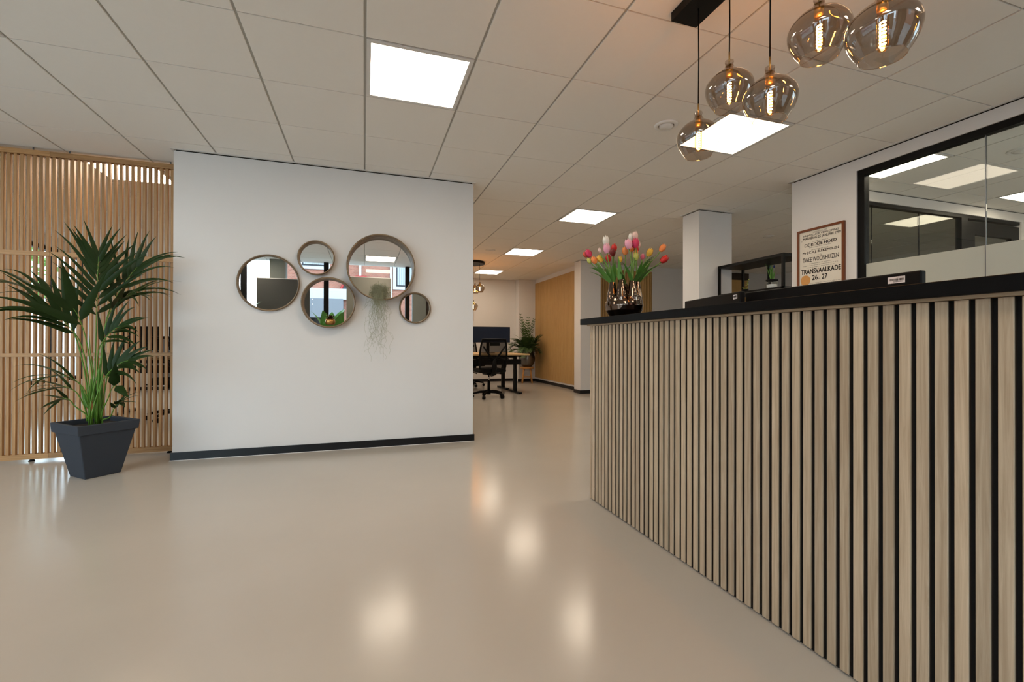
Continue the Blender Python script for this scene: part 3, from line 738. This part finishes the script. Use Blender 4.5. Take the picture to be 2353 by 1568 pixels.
# ------------------------------------------------------------------ pendant lamps
def shade_profile(R, H):
    # neck, shoulder, belly, rim (local z, 0 at rim)
    P = [(.18, 1.0), (.185, .97), (.165, .93), (.175, .895), (.215, .855), (.31, .805), (.44, .765), (.58, .725), (.74, .665), (.885, .585), (.965, .52), (1.0, .45), (.99, .37), (.945, .28), (.865, .19), (.76, .105), (.665, .04), (.61, .0)]
    return [(r * R, z * H) for r, z in P]
def pendant(parent, x, y, zr, ztop, R=.096, H=.204, cordr=.0032, seg=40):
    m = MB(); m.lathe(shade_profile(R, H), seg, (x, y, zr)); sh = m.build('glass_shade', 'smoked', parent, True)
    m = MB(); m.tube([(x + .61 * R * math.cos(2 * PI * i / seg), y + .61 * R * math.sin(2 * PI * i / seg), zr) for i in range(seg + 1)], .0017, 6, False); m.build('rim_edge', 'rim_glass', sh, True)
    m = MB(); m.tube([(x, y, zr + H + .035), (x + .002, y, (zr + H + ztop) / 2), (x, y, ztop)], cordr, 6); m.build('cord', 'black_plastic', parent, True)
    m = MB(); m.cyl(x, y, zr + H - .02, zr + H + .04, .0035, 10); m.cyl(x, y, zr + .140, zr + H - .02, .0145, 16); m.build('socket', 'brass', parent, True)
    zb = zr + .018
    bu = MB(); bu.lathe([(.0001, 0), (.009, .003), (.015, .012), (.016, .03), (.016, .105), (.012, .122), (.011, .13)], 20, (x, y, zb)); bo = bu.build('bulb', 'bulb_glass', parent, True)
    fi = MB(); fi.tube([(x + .0068 * math.cos(a * .35), y + .0068 * math.sin(a * .35), zb + .014 + .078 * a / 126) for a in range(0, 127)], .0023, 5, True); fi.build('filament', 'filament', bo, True)
    return sh
pc = thing('pendant_cluster', 'row of five smoked glass pendants on a black ceiling bar over the counter', 'pendant lamp', (0, 0, 0))
MB().box(1.415, 1.56, 0.78, 1.852, CH - .042, CH).build('canopy', 'black_metal', pc)
for y, zr in ((1.742, 1.864), (1.553, 1.992), (1.349, 1.848), (1.150, 1.972), (0.950, 1.850)): pendant(pc, 1.482, y, zr, CH - .042)
rc = thing('pendant_cluster', 'cluster of smoked glass pendants on a round canopy above the far desks', 'pendant lamp', (2.05, 8.85, 0))
m = MB(); m.lathe([(.0001, CH), (.25, CH), (.25, CH - .045), (.0001, CH - .045)], 48); autosmooth(m.build('canopy', 'black_metal', rc))
for x, y, zr in ((.08, .10, 1.98), (.13, -.10, 1.985), (.02, .0, 1.63), (-.12, .1, 1.8), (-.1, -.1, 1.72)): pendant(rc, x, y, zr, CH - .045, .096, .204, .003, 24)

# ------------------------------------------------------------------ ceiling detectors
for (x, y, lab) in ((2.113, 2.822, 'round white ceiling speaker beside the smoked pendants'), (2.084, 7.606, 'round white ceiling speaker near the far round pendant canopy'),
                    (5.17, 2.262, 'round white ceiling speaker inside the glazed office'), (5.76, 5.276, 'round white ceiling speaker above the black shelf')):
    t = thing('ceiling_speaker', lab, 'speaker', (x, y, CH), 0, 'round ceiling speakers')
    m = MB(); m.lathe([(.085, 0), (.085, -.004), (.078, -.010), (.060, -.012), (.055, -.006), (.055, 0)], 40); m.build('ring', 'white_plastic', t, True)
    MB().lathe([(.0001, -.001), (.056, -.001)], 32).build('shadow_ring', 'gap_black', t)
    m = MB(); m.lathe([(.05, 0), (.05, -.012), (.046, -.016), (.0001, -.018)], 32); m.build('cap', 'white_plastic', t, True)

# ------------------------------------------------------------------ framed auction poster
PU0, PZ1, PWD, PHT = 3.362, 2.081, 0.458, 0.640
po = thing('framed_poster', 'framed auction notice in a mahogany frame on the white wall beside the office window', 'picture', (4.0598, PU0 - PWD / 2, PZ1 - PHT))
f = MB(); fw_, fd = .020, .024
def pbox(mb, u0, u1, v0, v1, d0, d1): mb.box(-d1, -d0, PWD / 2 - u1, PWD / 2 - u0, v0, v1)
for (u0, u1, v0, v1) in ((0, fw_, 0, PHT), (PWD - fw_, PWD, 0, PHT), (fw_, PWD - fw_, 0, fw_), (fw_, PWD - fw_, PHT - fw_, PHT)): pbox(f, u0, u1, v0, v1, 0, fd)
f.build('frame', 'frame_mahogany', po)
m = MB(); pbox(m, fw_, PWD - fw_, fw_, PHT - fw_, .002, .012); paper = m.build('print', 'print_paper', po)
dg = bpy.context.evaluated_depsgraph_get()
def lettering(txt, u0, u1, vc, hgt, bold=0.0):
    cu = bpy.data.curves.new('lettering', 'FONT'); cu.body = txt; cu.size = 1.0; cu.resolution_u = 3
    to = bpy.data.objects.new('lettering', cu); COL.objects.link(to); bpy.context.view_layer.update()
    me = bpy.data.meshes.new_from_object(to.evaluated_get(bpy.context.evaluated_depsgraph_get()))
    bpy.data.objects.remove(to)
    xs = [v.co.x for v in me.vertices]; ys = [v.co.y for v in me.vertices]
    x0, x1, y0, y1 = min(xs), max(xs), min(ys), max(ys)
    for v in me.vertices:
        u = u0 + (v.co.x - x0) / (x1 - x0) * (u1 - u0); w_ = (v.co.y - y0) / (y1 - y0) - .5
        v.co = (-.0128, PWD / 2 - u, vc + w_ * hgt)
    if bold > 0:      # heavier strokes: the same outline printed again a hair to both sides
        bm_ = bmesh.new(); bm_.from_mesh(me); g = list(bm_.verts) + list(bm_.edges) + list(bm_.faces)
        k_ = bold * hgt * 1.7
        for dy, dz in ((k_, 0), (-k_, 0), (0, k_ * .6), (0, -k_ * .6)):
            r_ = bmesh.ops.duplicate(bm_, geom=g); bmesh.ops.translate(bm_, verts=[e for e in r_['geom'] if isinstance(e, bmesh.types.BMVert)], vec=(0, dy, dz))
        bm_.to_mesh(me); bm_.free()
    me.name = 'lettering'; return obj('lettering', me, 'print_ink', paper)
IW = PWD - 2 * fw_; TP = PHT - fw_
def line(txt, a, b, dz, hgt, bold): return lettering(txt, fw_ + a * IW, fw_ + b * IW, TP - dz, hgt, bold)
line('AMSTERDAM 1999', .33, .66, .018, .008, 0.0)
m = MB(); pbox(m, fw_ + .33 * IW, fw_ + .66 * IW, TP - .0255, TP - .0245, .0122, .0128); m.build('lettering', 'print_ink', paper)
line('VRIJWILLIGE VERKOPING', .085, .925, .042, .021, .016)
line('MAANDAG 25 JANUARI 1999', .092, .965, .072, .031, .012)
line('op', .045, .07, .087, .008, 0)
line("'s avonds na 6.30 uur in", .31, .68, .106, .009, 0)
line('DE RODE HOED', .13, .875, .133, .028, .024)
line('Keizersgracht 102 te Amsterdam', .24, .745, .160, .010, 0)
line('ten overstaan van notaris', .295, .69, .183, .009, 0)
line('Mr J.C.H.J. BLEKEMOLEN', .085, .92, .208, .028, .022)
line('van: De', .43, .545, .240, .009, 0)
line('TWEE WOONHUIZEN', .085, .92, .274, .042, .006)
line('elk bestaande uit een souterrain,', .24, .75, .313, .009, 0)
line('etage, 1e en 2e verdieping, ondergrond, tuin en erve,', .10, .91, .331, .009, 0)
line('staande en gelegen te Amsterdam, aan de', .175, .825, .349, .009, 0)
line('TRANSVAALKADE', .045, .965, .386, .046, .020)
line('26', .315, .445, .449, .046, .020); line('en', .465, .505, .464, .010, 0); line('27', .545, .668, .449, .046, .020)
line('Kadastraal bekend gem. Amsterdam, sectie W, nrs. 6400 en 6403,', .045, .98, .500, .009, 0)
line('elk groot 1 are', .40, .62, .520, .009, 0)
vs = []; uc, vc_ = fw_ + .15 * IW, TP - .468
for i in range(40): vs.append((-.0136, PWD / 2 - uc + .049 * math.cos(2 * PI * i / 40), vc_ + .049 * math.sin(2 * PI * i / 40)))
m = MB(); m.add(vs + [(-.0122, y, z) for x, y, z in vs], [tuple(range(40))] + [(i, (i + 1) % 40, 40 + (i + 1) % 40, 40 + i) for i in range(40)]); m.build('paper_seal', 'seal_tan', paper)

# ------------------------------------------------------------------ black shelf with jar and sprig
sh = thing('open_shelf', 'black metal open shelf between the white column and the poster wall', 'shelf', (4.08, 3.55, 0))
ST = 1.918
for x, y in ((0, 0), (0, .88), (.36, .88), (.36, .50), (.36, 0)): MB().box(x, x + .025, y, y + .025, 0, ST - .03).build('post', 'black_metal', sh)
for z in (ST - .03, 1.555, 1.15, .75, .35): MB().box(0, .385, 0, .905, z, z + .03 if z > 1.6 else z + .02).build('shelf_board', 'black_metal', sh)
jr = thing('flower_jar', 'glass jar of grape hyacinth shoots on the black shelf', 'jar', (4.27, 3.86, 1.575))
m = MB(); m.lathe([(.0001, .002), (.052, .002), (.060, .012), (.062, .07), (.055, .092), (.050, .10), (.054, .112)], 28); m.build('jar', 'jar_glass', jr, True)
m = MB(); m.lathe([(.0001, .01), (.05, .01), (.052, .06), (.0001, .062)], 20); m.build('bulbs', 'sticker_white', jr, True)
m = MB(); m.lathe([(.052, .095), (.062, .10), (.060, .112), (.04, .118), (.0001, .115)], 20); m.build('collar', 'black_felt', jr, True)
rnd = random.Random(6)
for k in range(16):
    d = Vector((rnd.uniform(-.22, .22), rnd.uniform(-.22, .22), 1)); vs, fs = leaf_strip((rnd.uniform(-.02, .02), rnd.uniform(-.02, .02), .11), d, Vector((rnd.gauss(0, 1), rnd.gauss(0, 1), 0)), rnd.uniform(.12, .2), .006, .5)
    m = MB(); m.add(vs, fs); m.build('leaf', 'tulip_leaf', jr, True)
for k in range(3):
    m = MB(); m.lathe([(.0001, 0), (.007, .006), (.008, .015), (.005, .03), (.0001, .036)], 10, (rnd.uniform(-.03, .03), rnd.uniform(-.03, .03), .24)); m.build('flower', 'hyacinth_blue', jr, True)
sg = thing('sprig_pot', 'low pot with a thin budding sprig on the black shelf', 'plant', (4.22, 4.18, 1.575))
m = MB(); m.lathe([(.0001, 0), (.03, 0), (.038, .04), (.034, .042), (.0001, .04)], 20); m.build('pot', 'black_plastic', sg, True)
m = MB(); m.tube([(0, 0, .04), (.005, -.02, .08), (.0, -.05, .15)], .0018, 5); st = m.build('stem', 'stem_green', sg, True)
for k in range(10):
    q = k / 9; vs, fs = leaf_strip((.004, -.02 - .03 * q, .075 + .075 * q), Vector((rnd.gauss(0, 1), rnd.gauss(0, 1), .5)), Vector((0, 0, 1)), .02, .005, 2, 3); m = MB(); m.add(vs, fs); m.build('bud', 'tulip_palegreen', st, True)
for k in range(8):
    vs, fs = leaf_strip((0, .0, .04), Vector((rnd.gauss(0, 1), rnd.gauss(0, 1), .8)), Vector((0, 0, 1)), .05, .008, 4, 4); m = MB(); m.add(vs, fs); m.build('leaf', 'tulip_palegreen', sg, True)

# ------------------------------------------------------------------ oak slat cladding at the back
def cladding(name, label, fixed, a0, a1, z0, z1, along, pitch=.04, d=.014):
    t = thing(name, label, 'wall panel', (0, 0, 0)); m = MB(); m2 = MB(); a = a0
    while a < a1 - .005:
        e = min(a + pitch * .68, a1)
        if along == 'y': m.box(fixed - d, fixed - .004, a, e, z0, z1)
        else: m.box(a, e, fixed - d, fixed - .004, z0, z1)
        a += pitch
    if along == 'y': m2.box(fixed - .0042, fixed - .0005, a0, a1, z0, z1)
    else: m2.box(a0, a1, fixed - .0042, fixed - .0005, z0, z1)
    o = m.build('slats', 'panel_slat', t); o['kind'] = 'stuff'; m2.build('backing', 'cladding_back', t); return t
cladding('oak_cladding', 'far wall cladding of fine upright oak slats behind the fern', 4.17, 8.21, 10.84, .105, 2.49, 'y')
c2 = cladding('oak_cladding', 'fine oak slat cladding behind the tulips, next to the white pier', 8.22, 4.46, 5.79, .02, 2.49, 'x')
MB().box(4.425, 4.458, 8.19, 8.2195, 0, 2.49).build('edge_strip', 'black_metal', c2)
dd = thing('oak_door', 'plain oak door seen through the black shelf', 'door', (8.0, 8.19, 0)); MB().box(-.35, .35, 0, .029, .0, 2.42).build('leaf', 'panel_slat', dd); MB().box(-.4, .4, .02, .0295, 2.42, 2.58).build('transom', 'dark_brown_wall', dd)

# ------------------------------------------------------------------ far desks, chairs, monitor
def sit_stand_desk(x0, x1, y0, y1, label):
    t = thing('office_desk', label, 'desk', ((x0 + x1) / 2, (y0 + y1) / 2, 0)); w, d = (x1 - x0) / 2, (y1 - y0) / 2
    bevel(MB().box(-w, w, -d, d, .745, .772).build('desk_top', 'desk_top', t), .003, 1)
    for s_ in (-1, 1):
        x = s_ * (w - .17)
        l = MB(); l.box(x - .03, x + .03, -.045, .045, .03, .45); l.box(x - .024, x + .024, -.038, .038, .45, .71); l.build('leg', 'black_metal', t)
        fo = MB(); fo.cbox(x - .035, x + .035, -d + .05, d - .05, 0.004, .032, .012); fo.build('foot', 'black_metal', t)
        b = MB(); b.prism([(x - .03, -d + .1), (x + .03, -d + .1), (x + .03, d - .1), (x - .03, d - .1)], .712, .745); b.build('bracket', 'black_metal', t)
    MB().box(-w + .14, w - .14, -.03, .03, .69, .73).build('crossbar', 'black_metal', t)
    MB().box(-w + .2, w - .1, -.18, -.06, .56, .66).build('cable_tray', 'black_metal', t)
    return t
sit_stand_desk(1.42, 3.02, 8.15, 8.94, 'oak topped sit-stand desk with black legs behind the black swivel chair')
sit_stand_desk(1.42, 3.02, 8.96, 9.75, 'oak topped sit-stand desk backing onto the one with the monitor')
mt = thing('office_monitor', 'wide dark monitor on the far desk beside the fern', 'monitor', (2.39, 8.86, .772))
bevel(MB().box(-.455, .455, -.01, .025, .215, .535).build('housing', 'black_plastic', mt), .004, 2)
MB().box(-.448, .448, -.0115, -.0095, .222, .528).build('screen', 'screen_blue', mt)
MB().box(-.03, .03, .026, .06, .008, .4).build('stand_neck', 'black_metal', mt); MB().cbox(-.13, .13, -.06, .14, 0, .008, .03).build('stand_foot', 'black_metal', mt)

def office_chair(label, loc, rotz):
    """faces local +Y"""
    t = thing('office_chair', label, 'chair', loc, rotz)
    # five-star base
    b = MB(); b.cyl(0, 0, .06, .13, .035, 16)
    for k in range(5):
        a = 2 * PI * k / 5 + .3; c, s_ = math.cos(a), math.sin(a); b.tube([(c * .02, s_ * .02, .11), (c * .16, s_ * .16, .105), (c * .29, s_ * .29, .075)], [.026, .022, .015], 8)
    b.build('star_base', 'black_plastic', t, True)
    for k in range(5):
        a = 2 * PI * k / 5 + .3; c, s_ = math.cos(a) * .29, math.sin(a) * .29; w = MB()
        for off in (-.014, .014):
            vs = []; n = 14
            ux, uy = -math.sin(a), math.cos(a)
            for i in range(n):
                q = 2 * PI * i / n; rr = .029
                px, pz = rr * math.cos(q), .030 + rr * math.sin(q)
                for e in (-.010, .010): vs.append((c + math.cos(a) * px + ux * (off + e), s_ + math.sin(a) * px + uy * (off + e), pz))
            w.add(vs, [(2 * i, 2 * ((i + 1) % n), 2 * ((i + 1) % n) + 1, 2 * i + 1) for i in range(n)] + [tuple(2 * i for i in range(n)), tuple(2 * i + 1 for i in range(n - 1, -1, -1))])
        w.build('caster', 'black_plastic', t)
    g = MB(); g.cyl(0, 0, .13, .30, .026, 16); g.build('gas_lift_cover', 'black_plastic', t, True); g = MB(); g.cyl(0, 0, .30, .41, .014, 12); g.build('gas_lift', 'chrome', t, True)
    me = MB(); me.box(-.09, .09, -.16, .12, .41, .455); bevel(me.build('mechanism', 'black_plastic', t), .015, 2)
    le = MB(); le.tube([(.08, .02, .43), (.2, .02, .425), (.26, .02, .42)], [.008, .008, .014], 8); le.build('lever', 'black_plastic', t, True)
    st = MB(); st.box(-.25, .25, -.23, .26, .455, .525); o = st.build('seat', 'black_mesh', t); bevel(o, .03, 4)
    # back frame with mesh
    def ub(u, v):  # back surface: u -1..1, v 0..1
        wdt = .235 + .025 * math.sin(PI * v) - .02 * v
        return Vector((u * wdt, -.24 - .07 * v ** 2 + .045 * (u * u) - .02 * math.sin(PI * v), .52 + .52 * v))
    rim = [ub(-1, i / 8) for i in range(9)] + [ub(-1 + 2 * i / 6, 1.0) for i in range(1, 7)] + [ub(1, 1 - i / 8) for i in range(1, 9)] + [ub(1 - 2 * i / 6, 0) for i in range(1, 7)]
    fr = MB(); fr.tube(rim + [rim[1]], .017, 8); fr.build('back_frame', 'black_plastic', t, True)
    ms = MB(); n, q = 10, 8
    ms.add([ub(-1 + 2 * j / q, i / n) for i in range(n + 1) for j in range(q + 1)], [(i * (q + 1) + j, i * (q + 1) + j + 1, (i + 1) * (q + 1) + j + 1, (i + 1) * (q + 1) + j) for i in range(n) for j in range(q)])
    ms.build('back_mesh', 'chair_mesh', t, True)
    sp = MB(); sp.tube([(0, -.14, .42), (0, -.25, .44), (0, -.285, .55), (0, -.29, .70)], [.035, .04, .045, .03], 8)
    sp.tube([(0, -.285, .66), (-.1, -.28, .78), (-.2, -.27, .92)], [.022, .018, .014], 8); sp.tube([(0, -.285, .66), (.1, -.28, .78), (.2, -.27, .92)], [.022, .018, .014], 8)
    sp.build('back_spine', 'black_plastic', t, True)
    hr = MB(); hr.box(-.09, .09, -.315, -.295, .93, .99); bevel(hr.build('lumbar_grip', 'black_plastic', t), .008, 2)
    for s_ in (-1, 1):
        ar = MB(); ar.tube([(s_ * .22, .0, .44), (s_ * .3, .0, .46), (s_ * .31, .0, .66)], .014, 8); ar.box(s_ * .31 - .04, s_ * .31 + .04, -.12, .14, .66, .69); bevel(ar.build('armrest', 'black_plastic', t), .008, 2)
    return t
# half open chair mesh
m_, nt_, p_ = newmat('chair_mesh'); nt_.nodes.remove(p_)
a_ = nt_.nodes.new('ShaderNodeBsdfDiffuse'); a_.inputs[0].default_value = (.012, .011, .011, 1); t2_ = nt_.nodes.new('ShaderNodeBsdfTransparent'); x_ = nt_.nodes.new('ShaderNodeMixShader'); x_.inputs[0].default_value = .22
nt_.links.new(a_.outputs[0], x_.inputs[1]); nt_.links.new(t2_.outputs[0], x_.inputs[2]); nt_.links.new(x_.outputs[0], nt_.nodes['Material Output'].inputs[0])
ch1 = office_chair('black mesh swivel chair pushed up to the far oak desk, its back to the hall', (2.13, 7.86, 0), .08)
dup(ch1, (2.3, 10.05, 0), PI + .2, 'black mesh swivel chair on the far side of the two oak desks')

# stool, pot and fern
so = thing('wooden_stool', 'small round wooden stool carrying the metal pot', 'stool', (3.80, 10.45, 0))
m = MB(); m.lathe([(.0001, .355), (.165, .355), (.172, .362), (.172, .388), (.165, .395), (.0001, .395)], 32); autosmooth(m.build('seat', 'stool_wood', so))
lg = []
for k in range(4):
    a = 2 * PI * k / 4 + .5; c, s_ = math.cos(a), math.sin(a); m = MB(); m.tube([(c * .17, s_ * .17, 0), (c * .11, s_ * .11, .36)], [.016, .019], 10); m.build('leg', 'stool_wood', so, True); lg.append((c, s_))
for k in range(4):
    (c, s_), (c2_, s2_) = lg[k], lg[(k + 1) % 4]; m = MB(); m.tube([(c * .146, s_ * .146, .15), (c2_ * .146, s2_ * .146, .15)], .009, 8); m.build('stretcher', 'stool_wood', so, True)
fp = thing('metal_pot', 'round hammered metal pot on the wooden stool', 'pot', (3.80, 10.45, .3955))
m = MB(); m.lathe([(.0001, 0), (.10, 0), (.155, .06), (.19, .15), (.195, .22), (.175, .30), (.145, .36), (.14, .40), (.13, .40), (.132, .36), (.0001, .33)], 40); m.build('body', 'hammered_pot', fp, True)
fe = thing('fern', 'bushy green fern in the metal pot in front of the oak wall', 'plant', (3.80, 10.45, .76))
rnd = random.Random(31)
for k in range(100):
    a = rnd.uniform(0, 2 * PI); 
    upw = k < 8; side = rnd.random()
    L = rnd.uniform(.75, .95) if upw else rnd.uniform(.38, .66); el = rnd.uniform(1.15, 1.45) if upw else rnd.uniform(.15, 1.2)
    d = Vector((math.cos(a) * math.cos(el), math.sin(a) * math.cos(el), math.sin(el))); p_ = Vector((rnd.uniform(-.06, .06), rnd.uniform(-.06, .06), 0)); pts = [p_.copy()]; dirs = [d.copy()]
    n = 12; drp = .25 if upw else rnd.uniform(.8, 3.4)
    for i in range(n):
        p_ = p_ + d * (L / n); d = (d + Vector((0, 0, -drp * L / n * (.4 + i / n * 1.2)))).normalized()
        w = Vector((3.80, 10.45, .76)) + p_
        if w.x > 3.97: p_.x = 3.97 - 3.80
        if w.y > 10.68: p_.y = 10.68 - 10.45
        pts.append(p_.copy()); dirs.append(d.copy())
    m = MB(); m.tube(pts, .003, 4, False); fo = m.build('frond', 'fern_leaf', fe)
    lv = MB()
    for i in range(4, n + 1):
        for s_ in (-1, 1):
            sd = dirs[i].cross(Vector((0, 0, 1))); sd = (sd.normalized() if sd.length > .05 else Vector((1, 0, 0))) * s_
            wv = sd * .8 + dirs[i] * .55; ll = (.13 if not upw else .07) * (math.sin(PI * (i - 3) / (n - 2)) * .7 + .3) * L / .55
            vs, fs = leaf_strip(pts[i], wv, dirs[i], min(ll, .14), .022 if not upw else .014, 2.0, 3, .1); lv.add(vs, fs)
    lo_ = lv.build('leaflets', 'fern_leaf', fo); lo_['kind'] = 'stuff'
# framed print on the back wall
t = thing('wall_picture', 'dark framed picture on the back wall beyond the round pendants', 'picture', (2.28, YB - .022, 1.72)); MB().box(-.32, .32, 0, .0215, -.2, .2).build('frame', 'black_metal', t); MB().box(-.29, .29, -.002, 0.0, -.17, .17).build('print', 'print_paper', t)

# ------------------------------------------------------------------ room behind the screens
sit_stand_desk(-3.3, -1.7, 7.2, 8.0, 'oak topped desk standing behind the slatted oak screens')
for x, lab in ((-2.35, 'black monitor on the desk behind the slatted screen, near the mirror wall'), (-3.0, 'black monitor on the desk behind the slatted screen, towards the side window')):
    t = thing('office_monitor', lab, 'monitor', (x, 7.6, .772)); bevel(MB().box(-.27, .27, -.012, .022, .1, .43).build('housing', 'black_plastic', t), .004, 2); MB().box(-.03, .03, .023, .05, .008, .3).build('stand_neck', 'black_metal', t); MB().cbox(-.11, .11, -.06, .1, 0, .008, .03).build('stand_foot', 'black_metal', t)
dup(ch1, (-2.3, 6.85, 0), .3, 'black mesh swivel chair at the desk behind the slatted screens')

# ------------------------------------------------------------------ street side, seen in the mirrors
for x0, x1, z1, mt_, lab in ((-1.95, -1.02, 2.22, 'panel_dark', 'dark window display panel by the grey street column'), (-.34, .53, 2.32, 'panel_grey', 'grey window display panel in the street window')):
    t = thing('display_panel', lab, 'sign', ((x0 + x1) / 2, YF + .06, 0)); w = (x1 - x0) / 2
    MB().box(-w, w, -.015, .015, .95, z1 - .012).build('board', mt_, t); MB().box(-w, w, -.017, .017, z1 - .012, z1).build('top_edge', 'trim_white', t)
    for s_ in (-1, 1):
        MB().box(s_ * (w - .05) - .012, s_ * (w - .05) + .012, -.012, .012, .012, .95).build('leg', 'grey_metal', t); MB().box(s_ * (w - .05) - .02, s_ * (w - .05) + .02, -.04, .14, 0, .012).build('foot', 'grey_metal', t)
def banana(loc, label, seed, rot=0):
    rnd = random.Random(seed); t = thing('banana_plant', label, 'plant', loc, rot)
    m = MB(); m.lathe([(.0001, 0), (.13, 0), (.17, .32), (.15, .32), (.0001, .29)], 28); m.build('pot', 'planter_grey', t, True)
    for k in range(7):
        a = 2 * PI * k / 7 + rnd.uniform(-.3, .3); f_ = rnd.uniform(.12, .4); hgt = rnd.uniform(.7, 1.05); e = Vector((math.cos(a) * f_ * .7, math.sin(a) * f_ * .7, .3 + hgt))
        m = MB(); m.tube(bez(Vector((0, 0, .28)), Vector((0, 0, .6)), e - Vector((0, 0, .2)), e, 6), [.012, .011, .01, .009, .008, .007, .006], 8); s_ = m.build('stem', 'palm_stem', t, True)
        d = Vector((math.cos(a) * .45, math.sin(a) * .45, 1)); vs, fs = leaf_strip(e, d, d.cross(Vector((math.cos(a), math.sin(a), 0))), rnd.uniform(.45, .6), rnd.uniform(.10, .13), 1.6, 9, .15, 0, .6)
        m = MB(); m.add(vs, fs); m.build('leaf', 'bigleaf', s_, True)
banana((-.62, -.48, 0), 'broad leaved potted plant by the street window, seen in the gold pot mirror', 2)
banana((-2.3, -.45, 0), 'broad leaved potted plant by the street window beside the dark display panel', 8, .5)

struct(MB().box(-40, 40, -40, 40, -.35, -.15).build('street', 'street_grey'))
fa = thing('brick_building', 'red brick house front across the street with white windows', 'building', (0, -9.6, -.15))
MB().box(-2.9, 14, -.5, 0, 0, 11.5).build('facade', 'far_brick', fa)
def fwin(x0, x1, z0, z1):
    w = MB(); w.box(x0 - .12, x1 + .12, 0, .05, z0 - .12, z1 + .12); o = w.build('window', 'facade_white', fa)
    MB().box(x0, x1, .051, .06, z0, z1).build('pane', 'screen_glass', o)
    c = MB(); k = x0 + .05
    while k < x1 - .05: c.box(k, k + .07, .062, .075 + .02 * (int(k * 10) % 2), z0 + .05, z1 - .05); k += .075
    c.build('curtain', 'curtain_white', o)
for x0, x1, z0, z1 in ((1.2, 2.3, 3.35, 5.6), (-2.2, -1.35, 4.0, 6.2), (4.2, 5.3, 3.4, 5.6)): fwin(x0, x1, z0, z1)
a_ = MB(); pts = [(math.cos(PI * i / 16) * .75, 3.05 + math.sin(PI * i / 16) * .62) for i in range(17)]
a_.add([(x - .1, .04, z) for x, z in pts] + [(x - .1, 0, z) for x, z in pts], [tuple(range(16, -1, -1))] + [(i, i + 1, i + 18, i + 17) for i in range(16)]); aw = a_.build('arched_window', 'screen_glass', fa)
m = MB(); m.tube([(x - .1, .05, z) for x, z in pts], .05, 6); m.build('arch', 'shop_red', aw)
MB().box(-2.9, -.6, 0, .25, 2.75, 3.15).build('fascia', 'facade_white', fa)
MB().box(-2.9, -.75, .0, .6, 2.05, 2.74).build('awning', 'awning_grey', fa)
MB().box(-2.7, -.8, .0, .05, .3, 2.04).build('shop_window', 'screen_glass', fa)
for x in (-.15, 1.0): MB().box(x - .04, x + .04, .0, .08, 0, 6).build('drainpipe', 'facade_white', fa)
# side street seen through the side windows
fb = thing('white_shop_building', 'pale shop building across the side street with a red awning strip', 'building', (-13, 6, -.15))
MB().box(-.5, 0, -9, 12, 0, 2.4).build('ground_floor', 'facade_white', fb); MB().box(-.5, 0, -9, 12, 2.4, 10).build('upper_floor', 'far_brick', fb); MB().box(0, .6, -6, 9, 1.35, 1.6).build('awning', 'shop_red', fb)
tr = thing('street_tree', 'leafy street tree beyond the side window', 'tree', (-8.5, 13.0, -.15)); m = MB(); m.tube([(0, 0, 0), (.05, 0, 1.5), (0, .1, 3.2)], [.12, .1, .06], 10); m.build('trunk', 'bark', tr, True)
m = MB(); rnd = random.Random(12)
for k in range(1500):
    d = Vector((rnd.gauss(0, 1), rnd.gauss(0, 1), rnd.gauss(0, .8))).normalized() * (rnd.random() ** .4); p_ = Vector((0, 0, 3.1)) + Vector((d.x * 1.7, d.y * 1.9, d.z * 1.7)); u_ = Vector((rnd.gauss(0, 1), rnd.gauss(0, 1), rnd.gauss(0, 1))).normalized(); v_ = u_.orthogonal().normalized(); s_ = rnd.uniform(.08, .16)
    m.add([p_ - u_ * s_, p_ + v_ * s_ * .5, p_ + u_ * s_, p_ - v_ * s_ * .5], [(0, 1, 2, 3)])
m.build('crown', 'tree_leaf', tr)
